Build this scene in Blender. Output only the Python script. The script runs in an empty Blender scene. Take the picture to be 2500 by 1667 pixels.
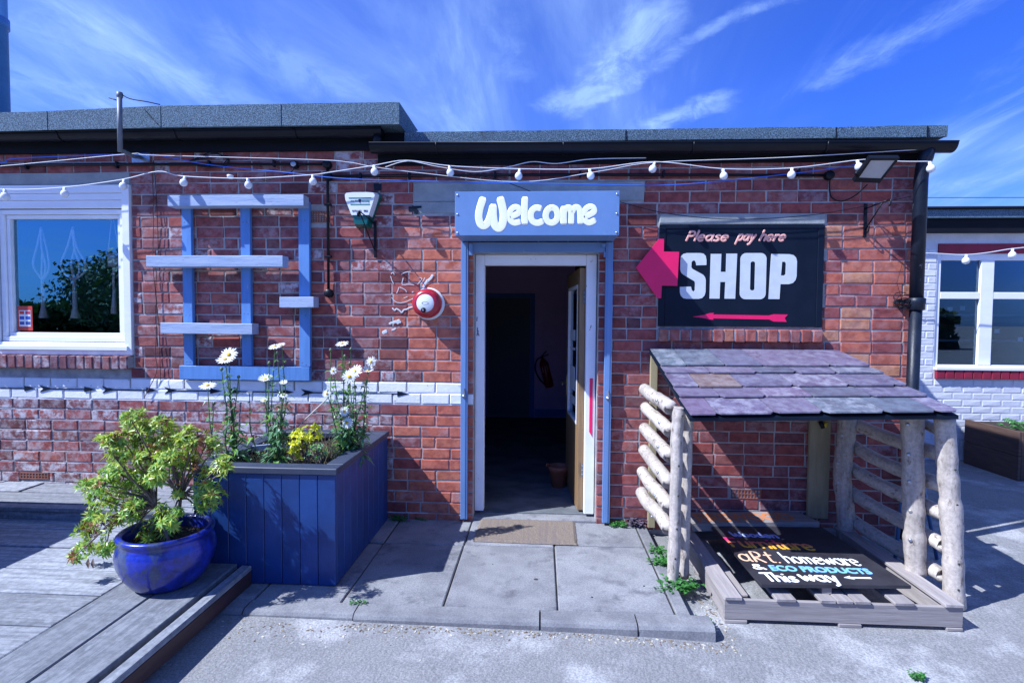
import bpy, math, random
from mathutils import Vector, Matrix, noise
R = random.Random(7)
sc = bpy.context.scene
# ------------------------------------------------------------------ camera
yaw, pit, rol = math.radians(3.11640249), math.radians(-2.25504255), math.radians(0.38700316)
_r = Vector((math.cos(yaw), math.sin(yaw), 0)); _f = Vector((-math.sin(yaw), math.cos(yaw), 0)); _u = Vector((0, 0, 1))
f2 = _f * math.cos(pit) + _u * math.sin(pit); u2 = _u * math.cos(pit) - _f * math.sin(pit)
r3 = _r * math.cos(rol) + u2 * math.sin(rol); u3 = u2 * math.cos(rol) - _r * math.sin(rol)
cd = bpy.data.cameras.new('camera'); cam = bpy.data.objects.new('camera', cd); sc.collection.objects.link(cam)
cm = Matrix((r3, u3, -f2)).transposed().to_4x4(); cm.translation = Vector((0, -4.1437869, 1.568))
cam.matrix_world = cm
cd.sensor_width = 36; cd.lens = 18.951; cd.clip_start = .05; cd.clip_end = 3000
sc.camera = cam
# ------------------------------------------------------------------ light
SUN = Vector((1.0, .42, -1.2)).normalized()
w = bpy.data.worlds.new("World"); sc.world = w; w.use_nodes = True
nt = w.node_tree; N = nt.nodes; L = nt.links; N.clear()
def nd(t, **k):
    n = N.new(t)
    for a, b in k.items(): setattr(n, a, b)
    return n
def mth(op, a, b=None, c=None, clamp=False):
    n = nd('ShaderNodeMath', operation=op); n.use_clamp = clamp
    for i, v in enumerate((a, b, c)):
        if v is None: continue
        if isinstance(v, (int, float)): n.inputs[i].default_value = v
        else: L.new(v, n.inputs[i])
    return n.outputs[0]
sky = nd('ShaderNodeTexSky', sky_type='NISHITA'); sky.sun_disc = False
sky.sun_elevation = math.asin(-SUN.z); sky.sun_rotation = math.atan2(-SUN.x, -SUN.y) % (2 * math.pi)
sky.air_density = 1.0; sky.dust_density = .6; sky.ozone_density = 2.0
tint = nd('ShaderNodeMix', data_type='RGBA', blend_type='MULTIPLY'); tint.inputs[0].default_value = 1
L.new(sky.outputs[0], tint.inputs[6]); tint.inputs[7].default_value = (.31, .68, 2.05, 1)
tc = nd('ShaderNodeTexCoord'); sep = nd('ShaderNodeSeparateXYZ'); L.new(tc.outputs['Generated'], sep.inputs[0])
zz = mth('MAXIMUM', mth('ADD', sep.outputs[2], .08), .05)
px = mth('DIVIDE', sep.outputs[0], zz); py = mth('DIVIDE', sep.outputs[1], zz)
cmb = nd('ShaderNodeCombineXYZ'); L.new(px, cmb.inputs[0]); L.new(py, cmb.inputs[1])
def noi(vec, scale, loc, detail=8, rough=.6, dist=0.0, sc_=1.0, rot=0.0):
    mp = nd('ShaderNodeMapping'); mp.inputs['Location'].default_value = loc; mp.inputs['Scale'].default_value = scale
    mp.inputs['Rotation'].default_value = (0, 0, rot)
    L.new(vec, mp.inputs[0]); n = nd('ShaderNodeTexNoise'); n.inputs['Scale'].default_value = sc_
    n.inputs['Detail'].default_value = detail; n.inputs['Roughness'].default_value = rough; n.inputs['Distortion'].default_value = dist
    L.new(mp.outputs[0], n.inputs[0]); return n.outputs[0]
def rng(v, a, b, c=0, d=1):
    n = nd('ShaderNodeMapRange'); n.interpolation_type = 'SMOOTHSTEP'; n.inputs[1].default_value = a; n.inputs[2].default_value = b
    n.inputs[3].default_value = c; n.inputs[4].default_value = d; L.new(v, n.inputs[0]); return n.outputs[0]
cv = cmb.outputs[0]
n1 = noi(cv, (1.5, .34, 1), (3.1, .4, 0), 9, .62, .9, 1.0, .10)
n2 = noi(cv, (.45, .3, 1), (7.3, 2.2, 0), 3, .5, .2)
n3 = noi(cv, (4.5, .9, 1), (1.3, 5.2, 0), 8, .65, 1.2, 1.0, -.12)
veil = mth('MULTIPLY', rng(n2, .36, .62), rng(n1, .32, .66, .25, 1))
wisp = mth('MULTIPLY', rng(n1, .50, .66), rng(n3, .40, .62, .1, 1))
# cirrus plumes laid out on a high flat layer: (start, end, half width, strength)
PLUMES = [((0.07, 2.118), (0.222, 1.874), 0.055, 0.85), ((0.222, 1.874), (0.294, 1.572), 0.055, 0.85), ((0.086, 2.09), (0.282, 1.978), 0.035, 0.8), ((0.282, 1.978), (0.396, 1.747), 0.035, 0.8), ((0.408, 1.688), (0.633, 1.5), 0.022, 0.6), ((0.445, 2.293), (0.63, 2.065), 0.05, 0.9), ((0.936, 1.898), (1.033, 1.693), 0.05, 0.6), ((1.033, 1.693), (1.104, 1.493), 0.05, 0.6), ((-1.375, 1.511), (-1.19, 1.998), 0.13, 0.45), ((-1.75, 1.706), (-1.608, 1.945), 0.13, 0.5), ((-0.925, 1.651), (-0.754, 1.91), 0.09, 0.4), ((-0.118, 1.484), (-0.124, 1.863), 0.035, 0.3), ((2.046, 2.954), (2.284, 2.721), 0.09, 0.45)]
wn = nd('ShaderNodeTexNoise'); wn.inputs['Scale'].default_value = 4.5; wn.inputs['Detail'].default_value = 7; wn.inputs['Roughness'].default_value = .62; L.new(cv, wn.inputs[0])
wv_ = nd('ShaderNodeVectorMath', operation='MULTIPLY_ADD'); L.new(wn.outputs['Color'], wv_.inputs[0]); wv_.inputs[1].default_value = (.24, .24, 0); L.new(cv, wv_.inputs[2])
w2_ = nd('ShaderNodeVectorMath', operation='SUBTRACT'); L.new(wv_.outputs[0], w2_.inputs[0]); w2_.inputs[1].default_value = (.12, .12, 0); wc = w2_.outputs[0]
plume = None
for (ax_, ay_), (bx_, by_), wd_, am_ in PLUMES:
    a_ = nd('ShaderNodeVectorMath', operation='SUBTRACT'); L.new(wc, a_.inputs[0]); a_.inputs[1].default_value = (ax_, ay_, 0)
    ln = max(1e-6, (bx_-ax_)**2 + (by_-ay_)**2); d_ = nd('ShaderNodeVectorMath', operation='DOT_PRODUCT'); L.new(a_.outputs[0], d_.inputs[0]); d_.inputs[1].default_value = ((bx_-ax_)/ln, (by_-ay_)/ln, 0)
    t_ = mth('ADD', d_.outputs['Value'], 0.0, clamp=True); pr_ = nd('ShaderNodeVectorMath', operation='SCALE'); pr_.inputs[0].default_value = (bx_-ax_, by_-ay_, 0); L.new(t_, pr_.inputs['Scale'])
    e_ = nd('ShaderNodeVectorMath', operation='SUBTRACT'); L.new(a_.outputs[0], e_.inputs[0]); L.new(pr_.outputs[0], e_.inputs[1])
    le = nd('ShaderNodeVectorMath', operation='LENGTH'); L.new(e_.outputs[0], le.inputs[0]); v_ = mth('MULTIPLY', rng(le.outputs['Value'], 0, wd_*2.3, 1, 0), am_*.60); plume = v_ if plume is None else mth('MAXIMUM', plume, v_)
plume = mth('MULTIPLY', plume, rng(noi(cv, (6, 3, 1), (2.2, 6.1, 0), 9, .68, .8), .36, .62, .25, 1))
cl = mth('ADD', mth('ADD', mth('MULTIPLY', veil, .42), mth('MULTIPLY', wisp, .30)), plume, clamp=True)
cl = mth('MULTIPLY', cl, rng(sep.outputs[2], .02, .15, .5, 1))
mx = nd('ShaderNodeMix', data_type='RGBA'); L.new(cl, mx.inputs[0]); L.new(tint.outputs[2], mx.inputs[6]); mx.inputs[7].default_value = (4.2, 6.6, 11.2, 1)
bg = nd('ShaderNodeBackground'); L.new(mx.outputs[2], bg.inputs[0]); bg.inputs[1].default_value = .068
wo = nd('ShaderNodeOutputWorld'); L.new(bg.outputs[0], wo.inputs[0])
sl = bpy.data.lights.new('sun', 'SUN'); sl.energy = 5.0; sl.angle = math.radians(.53); sl.color = (.83, .89, 1.0)
so = bpy.data.objects.new('sun', sl); sc.collection.objects.link(so); so.rotation_euler = SUN.to_track_quat('-Z', 'Y').to_euler(); so.location = (-6, -4, 9)
vs = sc.view_settings; vs.view_transform = 'Standard'; vs.look = 'None'; vs.exposure = 0.86; vs.gamma = 1; vs.use_curve_mapping = False
sc.render.engine = 'CYCLES'
try: sc.cycles.use_denoising = True
except Exception: pass
sc.cycles.max_bounces = 8; sc.cycles.transparent_max_bounces = 12
# ------------------------------------------------------------------ materials
MATS = {}
def M(name, c1, c2=None, rough=.75, scale=(6, 6, 6), ramp=(.35, .65), bump=.25, bscale=None, var=0.0, metal=0.0, mode=None,
      detail=6, bdist=.004, spec=.5, c3=None, s3=(2, 2, 2), r3_=(.55, .62), coat=0.0, fine=None, soft=1.0):
    m = bpy.data.materials.new(name); m.use_nodes = True; t = m.node_tree; n = t.nodes; l = t.links
    b = n['Principled BSDF']; b.inputs['Roughness'].default_value = rough; b.inputs['Metallic'].default_value = metal
    b.inputs['Specular IOR Level'].default_value = spec; b.inputs['Coat Weight'].default_value = coat
    geo = n.new('ShaderNodeNewGeometry')
    oi = n.new('ShaderNodeObjectInfo')
    off = n.new('ShaderNodeVectorMath'); off.operation = 'MULTIPLY_ADD'
    l.new(oi.outputs['Random'], off.inputs[0]); off.inputs[1].default_value = (37, 53, 71) if var else (0, 0, 0); l.new(geo.outputs['Position'], off.inputs[2])
    def noise_(s, det=detail, r=.6, d=0.0):
        mp = n.new('ShaderNodeMapping'); mp.inputs['Scale'].default_value = s; l.new(off.outputs[0], mp.inputs[0])
        q = n.new('ShaderNodeTexNoise'); q.inputs['Scale'].default_value = 1; q.inputs['Detail'].default_value = det; q.inputs['Roughness'].default_value = r
        q.inputs['Distortion'].default_value = d; l.new(mp.outputs[0], q.inputs[0]); return q.outputs[0]
    def ss(v, a, b_):
        q = n.new('ShaderNodeMapRange'); q.interpolation_type = 'SMOOTHSTEP'; q.inputs[1].default_value = a; q.inputs[2].default_value = b_; l.new(v, q.inputs[0]); return q.outputs[0]
    def mixc(f, a, b_, bt='MIX'):
        q = n.new('ShaderNodeMix'); q.data_type = 'RGBA'; q.blend_type = bt
        if isinstance(f, (int, float)): q.inputs[0].default_value = f
        else: l.new(f, q.inputs[0])
        for i, v in ((6, a), (7, b_)):
            if isinstance(v, tuple): q.inputs[i].default_value = tuple(v) + (1,) if len(v) == 3 else v
            else: l.new(v, q.inputs[i])
        return q.outputs[2]
    nz = noise_(scale)
    if mode in ('objcol', 'attr'):
        mul = n.new('ShaderNodeMath'); mul.operation = 'ADD'; l.new(oi.outputs['Random'], mul.inputs[0]); l.new(geo.outputs['Random Per Island'], mul.inputs[1]); l.new(mul.outputs[0], off.inputs[0]); off.inputs[1].default_value = (37, 53, 71)
    if mode in ('objcol', 'attr'):
        if mode == 'objcol': base, al = oi.outputs['Color'], oi.outputs['Alpha']
        else:
            at = n.new('ShaderNodeAttribute'); at.attribute_name = 'col'; base, al = at.outputs['Color'], at.outputs['Alpha']
        # blotches, darker firing marks, pale lime wash
        blot = ss(noise_((16, 16, 18)), .38, .66)
        col = mixc(blot, base, mixc(soft, base, (.66, .55, .60), 'MULTIPLY'))
        dk = ss(noise_((40, 40, 60)), .62, .72)
        col = mixc(dk, col, mixc(soft, col, (.45, .45, .5), 'MULTIPLY'))
        wz = ss(noise_((13, 13, 15), 8, .72), .42, .62)
        mm = n.new('ShaderNodeMath'); mm.operation = 'MULTIPLY'; l.new(wz, mm.inputs[0]); l.new(al, mm.inputs[1])
        col = mixc(mm.outputs[0], col, c1)
    else:
        col = mixc(ss(nz, *ramp), c1, c2 if c2 else c1)
        if c3: col = mixc(ss(noise_(s3, 8, .65), *r3_), col, c3)
        if fine:
            fz = ss(noise_((fine[0],) * 3, 3, .7), .35, .65); col = mixc(fz, col, mixc(1.0, col, (fine[1],) * 3, 'MULTIPLY'))
    if var:
        hv = n.new('ShaderNodeHueSaturation'); mr = n.new('ShaderNodeMapRange'); mr.inputs[3].default_value = 1 - var; mr.inputs[4].default_value = 1 + var
        l.new(oi.outputs['Random'], mr.inputs[0]); l.new(mr.outputs[0], hv.inputs['Value']); l.new(col, hv.inputs['Color']); col = hv.outputs[0]
    l.new(col, b.inputs['Base Color'])
    if bump:
        bp = n.new('ShaderNodeBump'); bp.inputs['Strength'].default_value = bump; bp.inputs['Distance'].default_value = bdist
        l.new(noise_(bscale or tuple(4 * s for s in scale), 8, .65), bp.inputs['Height']); l.new(bp.outputs[0], b.inputs['Normal'])
    MATS[name] = m; return m
BR = M('brick_face', (.50, .47, .50), mode='objcol', rough=.85, bump=.5, bscale=(60, 60, 60), bdist=.004)
BRA = M('brick_face_joined', (.50, .47, .50), mode='attr', rough=.85, bump=.5, bscale=(60, 60, 60), bdist=.004)
MORT = M('mortar', (.42, .41, .40), (.28, .275, .27), scale=(9, 9, 9), bump=.8, bscale=(70, 70, 70), rough=.95)
WHP = M('white_masonry_paint', (.84, .84, .86), (.76, .77, .80), scale=(10, 10, 10), bump=.6, bscale=(35, 35, 35), rough=.7, c3=(.42, .40, .42), s3=(18, 18, 25), r3_=(.62, .68))
WHB = M('dull_white_wall_paint', (.68, .69, .72), (.62, .63, .67), scale=(8, 8, 8), bump=.4, bscale=(30, 30, 30), rough=.75, c3=(.50, .50, .52), s3=(14, 14, 20), r3_=(.62, .70))
WHM = M('white_mortar', (.64, .65, .68), (.56, .57, .60), bump=.4, rough=.8)
UPVC = M('white_frame_paint', (.85, .86, .88), (.79, .80, .83), scale=(3, 3, 8), bump=.05, rough=.35, c3=(.45, .43, .42), s3=(25, 25, 25), r3_=(.70, .74))
DFR = M('chipped_door_frame_paint', (.84, .85, .88), (.78, .79, .83), scale=(4, 4, 4), rough=.5, bump=.2, c3=(.22, .17, .14), s3=(22, 22, 14), r3_=(.66, .69))
BLUE = M('powder_blue_paint', (.14, .255, .48), (.125, .23, .44), scale=(5, 5, 3), rough=.45, bump=.08, c3=(.20, .30, .45), s3=(20, 20, 6), r3_=(.6, .7))
BEAMM = M('flaking_pale_blue_paint', (.37, .45, .60), (.27, .36, .52), scale=(3, 30, 30), rough=.7, bump=.6, bscale=(12, 90, 90), c3=(.14, .16, .2), s3=(9, 120, 120), r3_=(.60, .66))
TPOST = M('trellis_blue_paint', (.10, .25, .55), (.08, .21, .48), scale=(30, 30, 4), rough=.6, bump=.3, bscale=(80, 80, 8), c3=(.25, .33, .42), s3=(60, 60, 12), r3_=(.64, .7))
NAVY = M('navy_planter_paint', (.010, .050, .20), (.008, .038, .155), scale=(4, 4, 6), rough=.42, bump=.25, bscale=(50, 50, 9), var=.08, c3=(.05, .07, .12), s3=(30, 30, 8), r3_=(.68, .75))
NAVYT = M('navy_rim_paint', (.040, .050, .085), (.028, .038, .07), scale=(5, 5, 5), rough=.55, bump=.25, var=.05)
BLK = M('black_plastic', (.004, .005, .009), (.006, .007, .012), scale=(5, 5, 5), rough=.4, bump=.05, spec=.25)
BLKW = M('black_fascia_paint', (.003, .004, .008), (.006, .007, .012), scale=(4, 20, 20), rough=.7, spec=.2, bump=.2, c3=(.10, .11, .12), s3=(22, 60, 60), r3_=(.70, .76))
IRON = M('black_cast_iron', (.004, .007, .015), (.010, .016, .030), spec=.3, scale=(14, 14, 5), rough=.42, bump=.4, c3=(.12, .14, .16), s3=(25, 25, 14), r3_=(.66, .72))
FELT = M('mineral_roof_felt', (.035, .07, .10), (.16, .25, .33), scale=(160, 160, 120), ramp=(.42, .62), rough=.9, bump=1.0, bscale=(150, 150, 150), bdist=.006, c3=(.04, .05, .06), s3=(2.5, 2.5, 2.5), r3_=(.6, .75))
CONC = M('yard_concrete', (.29, .285, .28), (.20, .20, .205), scale=(2.2, 2.2, 2.2), rough=.9, bump=.8, bscale=(70, 70, 70), bdist=.008, c3=(.45, .445, .44), s3=(2.2, 2.2, 2.2), r3_=(.46, .66), fine=(110, .62))
SLAB = M('paving_slab_concrete', (.31, .31, .315), (.225, .225, .235), scale=(4, 4, 4), rough=.88, bump=.45, bscale=(110, 110, 110), bdist=.004, var=.10, c3=(.135, .135, .15), s3=(6, 6, 6), r3_=(.50, .72), fine=(120, .68))
KERB = M('kerb_stone_concrete', (.25, .25, .255), (.175, .175, .185), scale=(6, 6, 6), rough=.9, bump=.5, bscale=(90, 90, 90), var=.08, fine=(120, .72))
DIRT_SHADE = M('joint_dirt_and_gap_shade', (.035, .033, .03), (.07, .065, .055), scale=(20, 20, 20), rough=1, bump=.8)
LINT = M('cement_lintel', (.34, .36, .35), (.26, .28, .28), scale=(6, 6, 6), rough=.9, bump=.8, bscale=(60, 60, 60))
DECKX = M('weathered_deck_wood_across', (.34, .35, .375), (.20, .21, .23), scale=(3, 42, 42), ramp=(.3, .7), rough=.85, bump=.7, bscale=(5, 150, 150), var=.2, c3=(.42, .44, .48), s3=(7, 13, 13), r3_=(.60, .72), fine=(30, .7))
DECKY = M('weathered_deck_wood_along', (.27, .28, .30), (.16, .17, .19), scale=(42, 3, 42), ramp=(.3, .7), rough=.8, bump=.7, bscale=(150, 5, 150), var=.16, c3=(.33, .35, .38), s3=(13, 6, 13), r3_=(.60, .72), fine=(26, .72))
BRWN = M('dark_brown_fascia_stain', (.075, .034, .032), (.055, .026, .026), scale=(20, 3, 30), rough=.5, bump=.3, c3=(.13, .08, .07), s3=(20, 9, 20), r3_=(.68, .74))
PALX = M('pallet_wood_across', (.35, .31, .29), (.24, .21, .20), scale=(3, 40, 40), ramp=(.3, .7), rough=.85, bump=.5, bscale=(6, 130, 130), var=.14)
PALY = M('pallet_wood_along', (.35, .31, .29), (.24, .21, .20), scale=(40, 3, 40), ramp=(.3, .7), rough=.85, bump=.5, bscale=(130, 6, 130), var=.14)
LOGY = M('debarked_rail_wood', (.58, .51, .44), (.38, .33, .28), scale=(16, 4, 16), ramp=(.35, .75), rough=.7, bump=.3, bscale=(50, 8, 50), var=.07, c3=(.20, .155, .12), s3=(34, 14, 34), r3_=(.55, .68), fine=(45, .75))
LOGZ = M('debarked_post_wood', (.53, .46, .40), (.34, .295, .255), scale=(22, 22, 3), ramp=(.35, .75), rough=.7, bump=.35, bscale=(70, 70, 7), var=.07, c3=(.20, .155, .12), s3=(32, 32, 13), r3_=(.55, .68), fine=(45, .75))
TIMB = M('tanalised_timber', (.36, .30, .17), (.28, .23, .13), scale=(22, 22, 3), rough=.7, bump=.2, var=.05, c3=(.15, .11, .06), s3=(9, 9, 6), r3_=(.70, .73))
SLATE = M('purple_grey_slate', (.50, .51, .56), soft=.75, mode='objcol', rough=.5, bump=.5, bscale=(18, 18, 18), bdist=.006)
POT = M('cobalt_glaze', (.014, .035, .40), (.008, .015, .16), scale=(8, 8, 5), ramp=(.38, .62), rough=.28, bump=.4, bscale=(22, 22, 22), coat=.35, c3=(.05, .07, .16), s3=(9, 9, 5), r3_=(.50, .60), fine=(40, .7))
SOIL = M('soil', (.02, .014, .01), (.05, .035, .025), scale=(40, 40, 40), rough=1, bump=1, bscale=(80, 80, 80), bdist=.02)
TERR = M('terracotta', (.32, .11, .07), (.25, .085, .05), rough=.8, bump=.15)
PINK = M('magenta_paint', (.86, .008, .12), (.80, .007, .11), scale=(8, 8, 8), rough=.5, bump=.05)
REDP = M('crimson_masonry_paint', (.30, .010, .04), (.23, .008, .03), rough=.6, bump=.2, var=.06, c3=(.5, .25, .3), s3=(40, 40, 30), r3_=(.70, .74))
SIGNK = M('black_sign_paint', (.003, .008, .018), (.005, .011, .024), scale=(4, 4, 4), rough=.5, bump=.1, spec=.2)
LETW = M('grey_white_sign_paint', (.62, .66, .68), (.56, .60, .62), scale=(12, 12, 12), rough=.5, bump=.05)
LETB = M('bright_white_paint', (.92, .92, .88), (.88, .88, .86), scale=(12, 12, 12), rough=.5, bump=.05)
LETP = M('salmon_paint', (.90, .46, .38), (.80, .38, .30), rough=.5, bump=0)
LETO = M('orange_paint', (.85, .36, .08), (.80, .30, .06), rough=.5, bump=0)
LETPE = M('peach_paint', (.85, .50, .32), rough=.5, bump=0)
LETC = M('sky_blue_paint', (.22, .52, .82), rough=.5, bump=0)
LETL = M('lavender_paint', (.34, .40, .72), rough=.5, bump=0)
BOARD = M('blackboard_paint', (.020, .018, .024), (.035, .033, .042), scale=(7, 7, 7), rough=.55, bump=.1, c3=(.13, .13, .15), s3=(60, 60, 60), r3_=(.70, .76))
MATC = M('coir_mat', (.29, .225, .17), (.19, .15, .12), scale=(110, 110, 60), rough=1, bump=1, bscale=(200, 200, 200), bdist=.01, c3=(.21, .165, .145), s3=(30, 1.2, 2), r3_=(.5, .62))
GREENP = M('green_tinted_plastic', (.005, .11, .085), (.004, .085, .065), rough=.2, bump=0, coat=.3)
REDPL = M('red_alarm_plastic', (.42, .012, .028), (.36, .01, .025), rough=.3, bump=0, coat=.3)
WPL = M('white_plastic', (.76, .79, .80), (.72, .75, .77), rough=.35, bump=0)
DGR = M('dark_green_print', (.01, .24, .14), rough=.5, bump=0)
INKB = M('navy_print', (.012, .015, .05), rough=.5, bump=0)
ZINC = M('galvanised_steel', (.45, .48, .52), (.35, .38, .42), scale=(15, 15, 15), metal=.8, rough=.4, bump=.1)
STEELG = M('grey_painted_steel', (.15, .17, .2), (.10, .12, .14), rough=.5, bump=.1)
BRASS = M('brass', (.7, .6, .35), metal=.9, rough=.3, bump=0)
OAK = M('varnished_door_wood', (.30, .19, .095), (.23, .14, .07), scale=(40, 40, 3), rough=.4, bump=.15)
INW = M('dim_lilac_wall_paint', (.78, .50, .85), (.74, .47, .80), rough=.85, bump=.05)
INB = M('dim_blue_joinery_paint', (.08, .18, .55), rough=.6, bump=.05)
INF = M('worn_concrete_floor', (.17, .18, .19), (.085, .095, .105), scale=(3, 5, 3), rough=.75, bump=.2, c3=(.22, .20, .15), s3=(5, 8, 5), r3_=(.6, .72))
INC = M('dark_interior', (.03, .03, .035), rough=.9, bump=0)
CAB = M('white_cable', (.66, .68, .72), rough=.5, bump=0)
CABB = M('blue_cable', (.03, .14, .62), rough=.45, bump=0)
CABK = M('black_cable', (.006, .006, .010), spec=.25, rough=.5, bump=0)
WIRE = M('rusty_wire', (.11, .045, .04), rough=.8, bump=0)
BULB = M('opal_bulb', (.74, .76, .80), rough=.15, bump=0, coat=.5)
ROPE = M('cotton_rope', (.84, .84, .84), (.70, .71, .73), scale=(60, 60, 60), rough=.9, bump=.3)
FLUE = M('blue_flue_paint', (.06, .20, .45), (.05, .17, .40), scale=(3, 3, 9), rough=.4, bump=.05)
CEDAR = M('stained_planter_boards', (.11, .062, .045), (.075, .042, .032), scale=(4, 4, 45), rough=.75, bump=.3, var=.12)
STALK = M('green_stem', (.10, .17, .05), (.07, .12, .04), rough=.6, bump=0)
TWIG = M('brown_twig', (.11, .07, .055), (.19, .14, .12), scale=(20, 20, 20), rough=.8, bump=.3)
DRY = M('dry_straw', (.30, .24, .14), (.17, .12, .07), scale=(9, 9, 9), rough=.9, bump=0)
CANE = M('pale_cane', (.55, .50, .40), rough=.6, bump=0)
def leafmat(name, a, b, tr=.35, rough=.35):
    m = M(name, a, b, scale=(26, 26, 26), ramp=(.40, .60), rough=rough, bump=0)
    n = m.node_tree.nodes; l = m.node_tree.links; p = n['Principled BSDF']; o = n['Material Output']
    t = n.new('ShaderNodeBsdfTranslucent'); mxs = n.new('ShaderNodeMixShader'); mxs.inputs[0].default_value = tr
    src = p.inputs['Base Color'].links[0].from_socket
    br = n.new('ShaderNodeMix'); br.data_type = 'RGBA'; br.blend_type = 'MULTIPLY'; br.inputs[0].default_value = 1; br.inputs[7].default_value = (1.25, 1.3, .7, 1)
    l.new(src, br.inputs[6]); l.new(br.outputs[2], t.inputs[0]); l.new(p.outputs[0], mxs.inputs[1]); l.new(t.outputs[0], mxs.inputs[2]); l.new(mxs.outputs[0], o.inputs[0]); return m
LF1 = leafmat('leaf_yellow_green', (.46, .52, .07), (.30, .42, .06))
LF2 = leafmat('leaf_mid_green', (.27, .48, .08), (.16, .34, .07))
LF3 = leafmat('leaf_bronze', (.30, .12, .04), (.22, .07, .035))
LF4 = leafmat('leaf_blue_green', (.17, .34, .18), (.10, .23, .12))
LF5 = leafmat('leaf_golden', (.80, .76, .04), (.62, .62, .03))
WEED = leafmat('leaf_bright_weed', (.08, .28, .06), (.05, .18, .045))
PETAL = leafmat('white_petal', (.86, .86, .84), (.80, .80, .80), .25, .6)
DISCM = M('yellow_flower_disc', (.80, .45, .01), rough=.8, bump=.3)
TREEL = leafmat('tree_leaf', (.05, .09, .025), (.03, .06, .02), .2, .6)
PNKF = leafmat('pink_petal', (.85, .10, .30), (.7, .05, .2), .25, .6)
def glass(name, colr, refl, trans, rough=.0):
    m = bpy.data.materials.new(name); m.use_nodes = True; n = m.node_tree.nodes; l = m.node_tree.links; n.clear()
    o = n.new('ShaderNodeOutputMaterial'); mxs = n.new('ShaderNodeMixShader'); t = n.new('ShaderNodeBsdfTransparent'); g = n.new('ShaderNodeBsdfGlossy')
    g.inputs[0].default_value = colr + (1,); g.inputs[1].default_value = rough; t.inputs[0].default_value = trans + (1,)
    fr = n.new('ShaderNodeFresnel'); fr.inputs[0].default_value = 1.5; a = n.new('ShaderNodeMath'); a.operation = 'ADD'; a.use_clamp = True; a.inputs[1].default_value = refl
    l.new(fr.outputs[0], a.inputs[0]); l.new(a.outputs[0], mxs.inputs[0]); l.new(t.outputs[0], mxs.inputs[1]); l.new(g.outputs[0], mxs.inputs[2]); l.new(mxs.outputs[0], o.inputs[0]); return m
GLS = glass('coated_window_glass', (.34, .80, 1.0), .24, (.96, .98, 1.0))
GLS2 = glass('plain_window_glass', (.7, .85, 1.0), .02, (.7, .8, .85))
# furniture lettering: painted pink above fading into orange towards the reader
def gradmat(name, a, b, y0, y1):
    m = M(name, a, rough=.5, bump=0); n = m.node_tree.nodes; l = m.node_tree.links
    g = n.new('ShaderNodeNewGeometry'); s = n.new('ShaderNodeSeparateXYZ'); l.new(g.outputs['Position'], s.inputs[0])
    r = n.new('ShaderNodeMapRange'); r.inputs[1].default_value = y0; r.inputs[2].default_value = y1; l.new(s.outputs[1], r.inputs[0])
    q = n.new('ShaderNodeMix'); q.data_type = 'RGBA'; q.inputs[6].default_value = a + (1,); q.inputs[7].default_value = b + (1,)
    l.new(r.outputs[0], q.inputs[0]); l.new(q.outputs[2], n['Principled BSDF'].inputs['Base Color']); return m
LETG = gradmat('pink_to_orange_paint', (.85, .42, .03), (.80, .03, .16), -.66, -.56)
# ribbed tamping marks in the yard concrete
def ribs(m):
    n = m.node_tree.nodes; l = m.node_tree.links; b = n['Principled BSDF']
    g = n.new('ShaderNodeNewGeometry'); mp = n.new('ShaderNodeMapping'); mp.inputs['Rotation'].default_value = (0, 0, .28); l.new(g.outputs['Position'], mp.inputs[0])
    wv = n.new('ShaderNodeTexWave'); wv.inputs['Scale'].default_value = 9; wv.inputs['Distortion'].default_value = 7; wv.inputs['Detail'].default_value = 3; wv.inputs['Detail Scale'].default_value = 1.5; l.new(mp.outputs[0], wv.inputs[0])
    old = b.inputs['Normal'].links[0].from_node; bp = n.new('ShaderNodeBump'); bp.inputs['Strength'].default_value = .14; bp.inputs['Distance'].default_value = .006
    l.new(wv.outputs[0], bp.inputs['Height']); l.new(bp.outputs[0], old.inputs['Normal'])
ribs(CONC)
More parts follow.
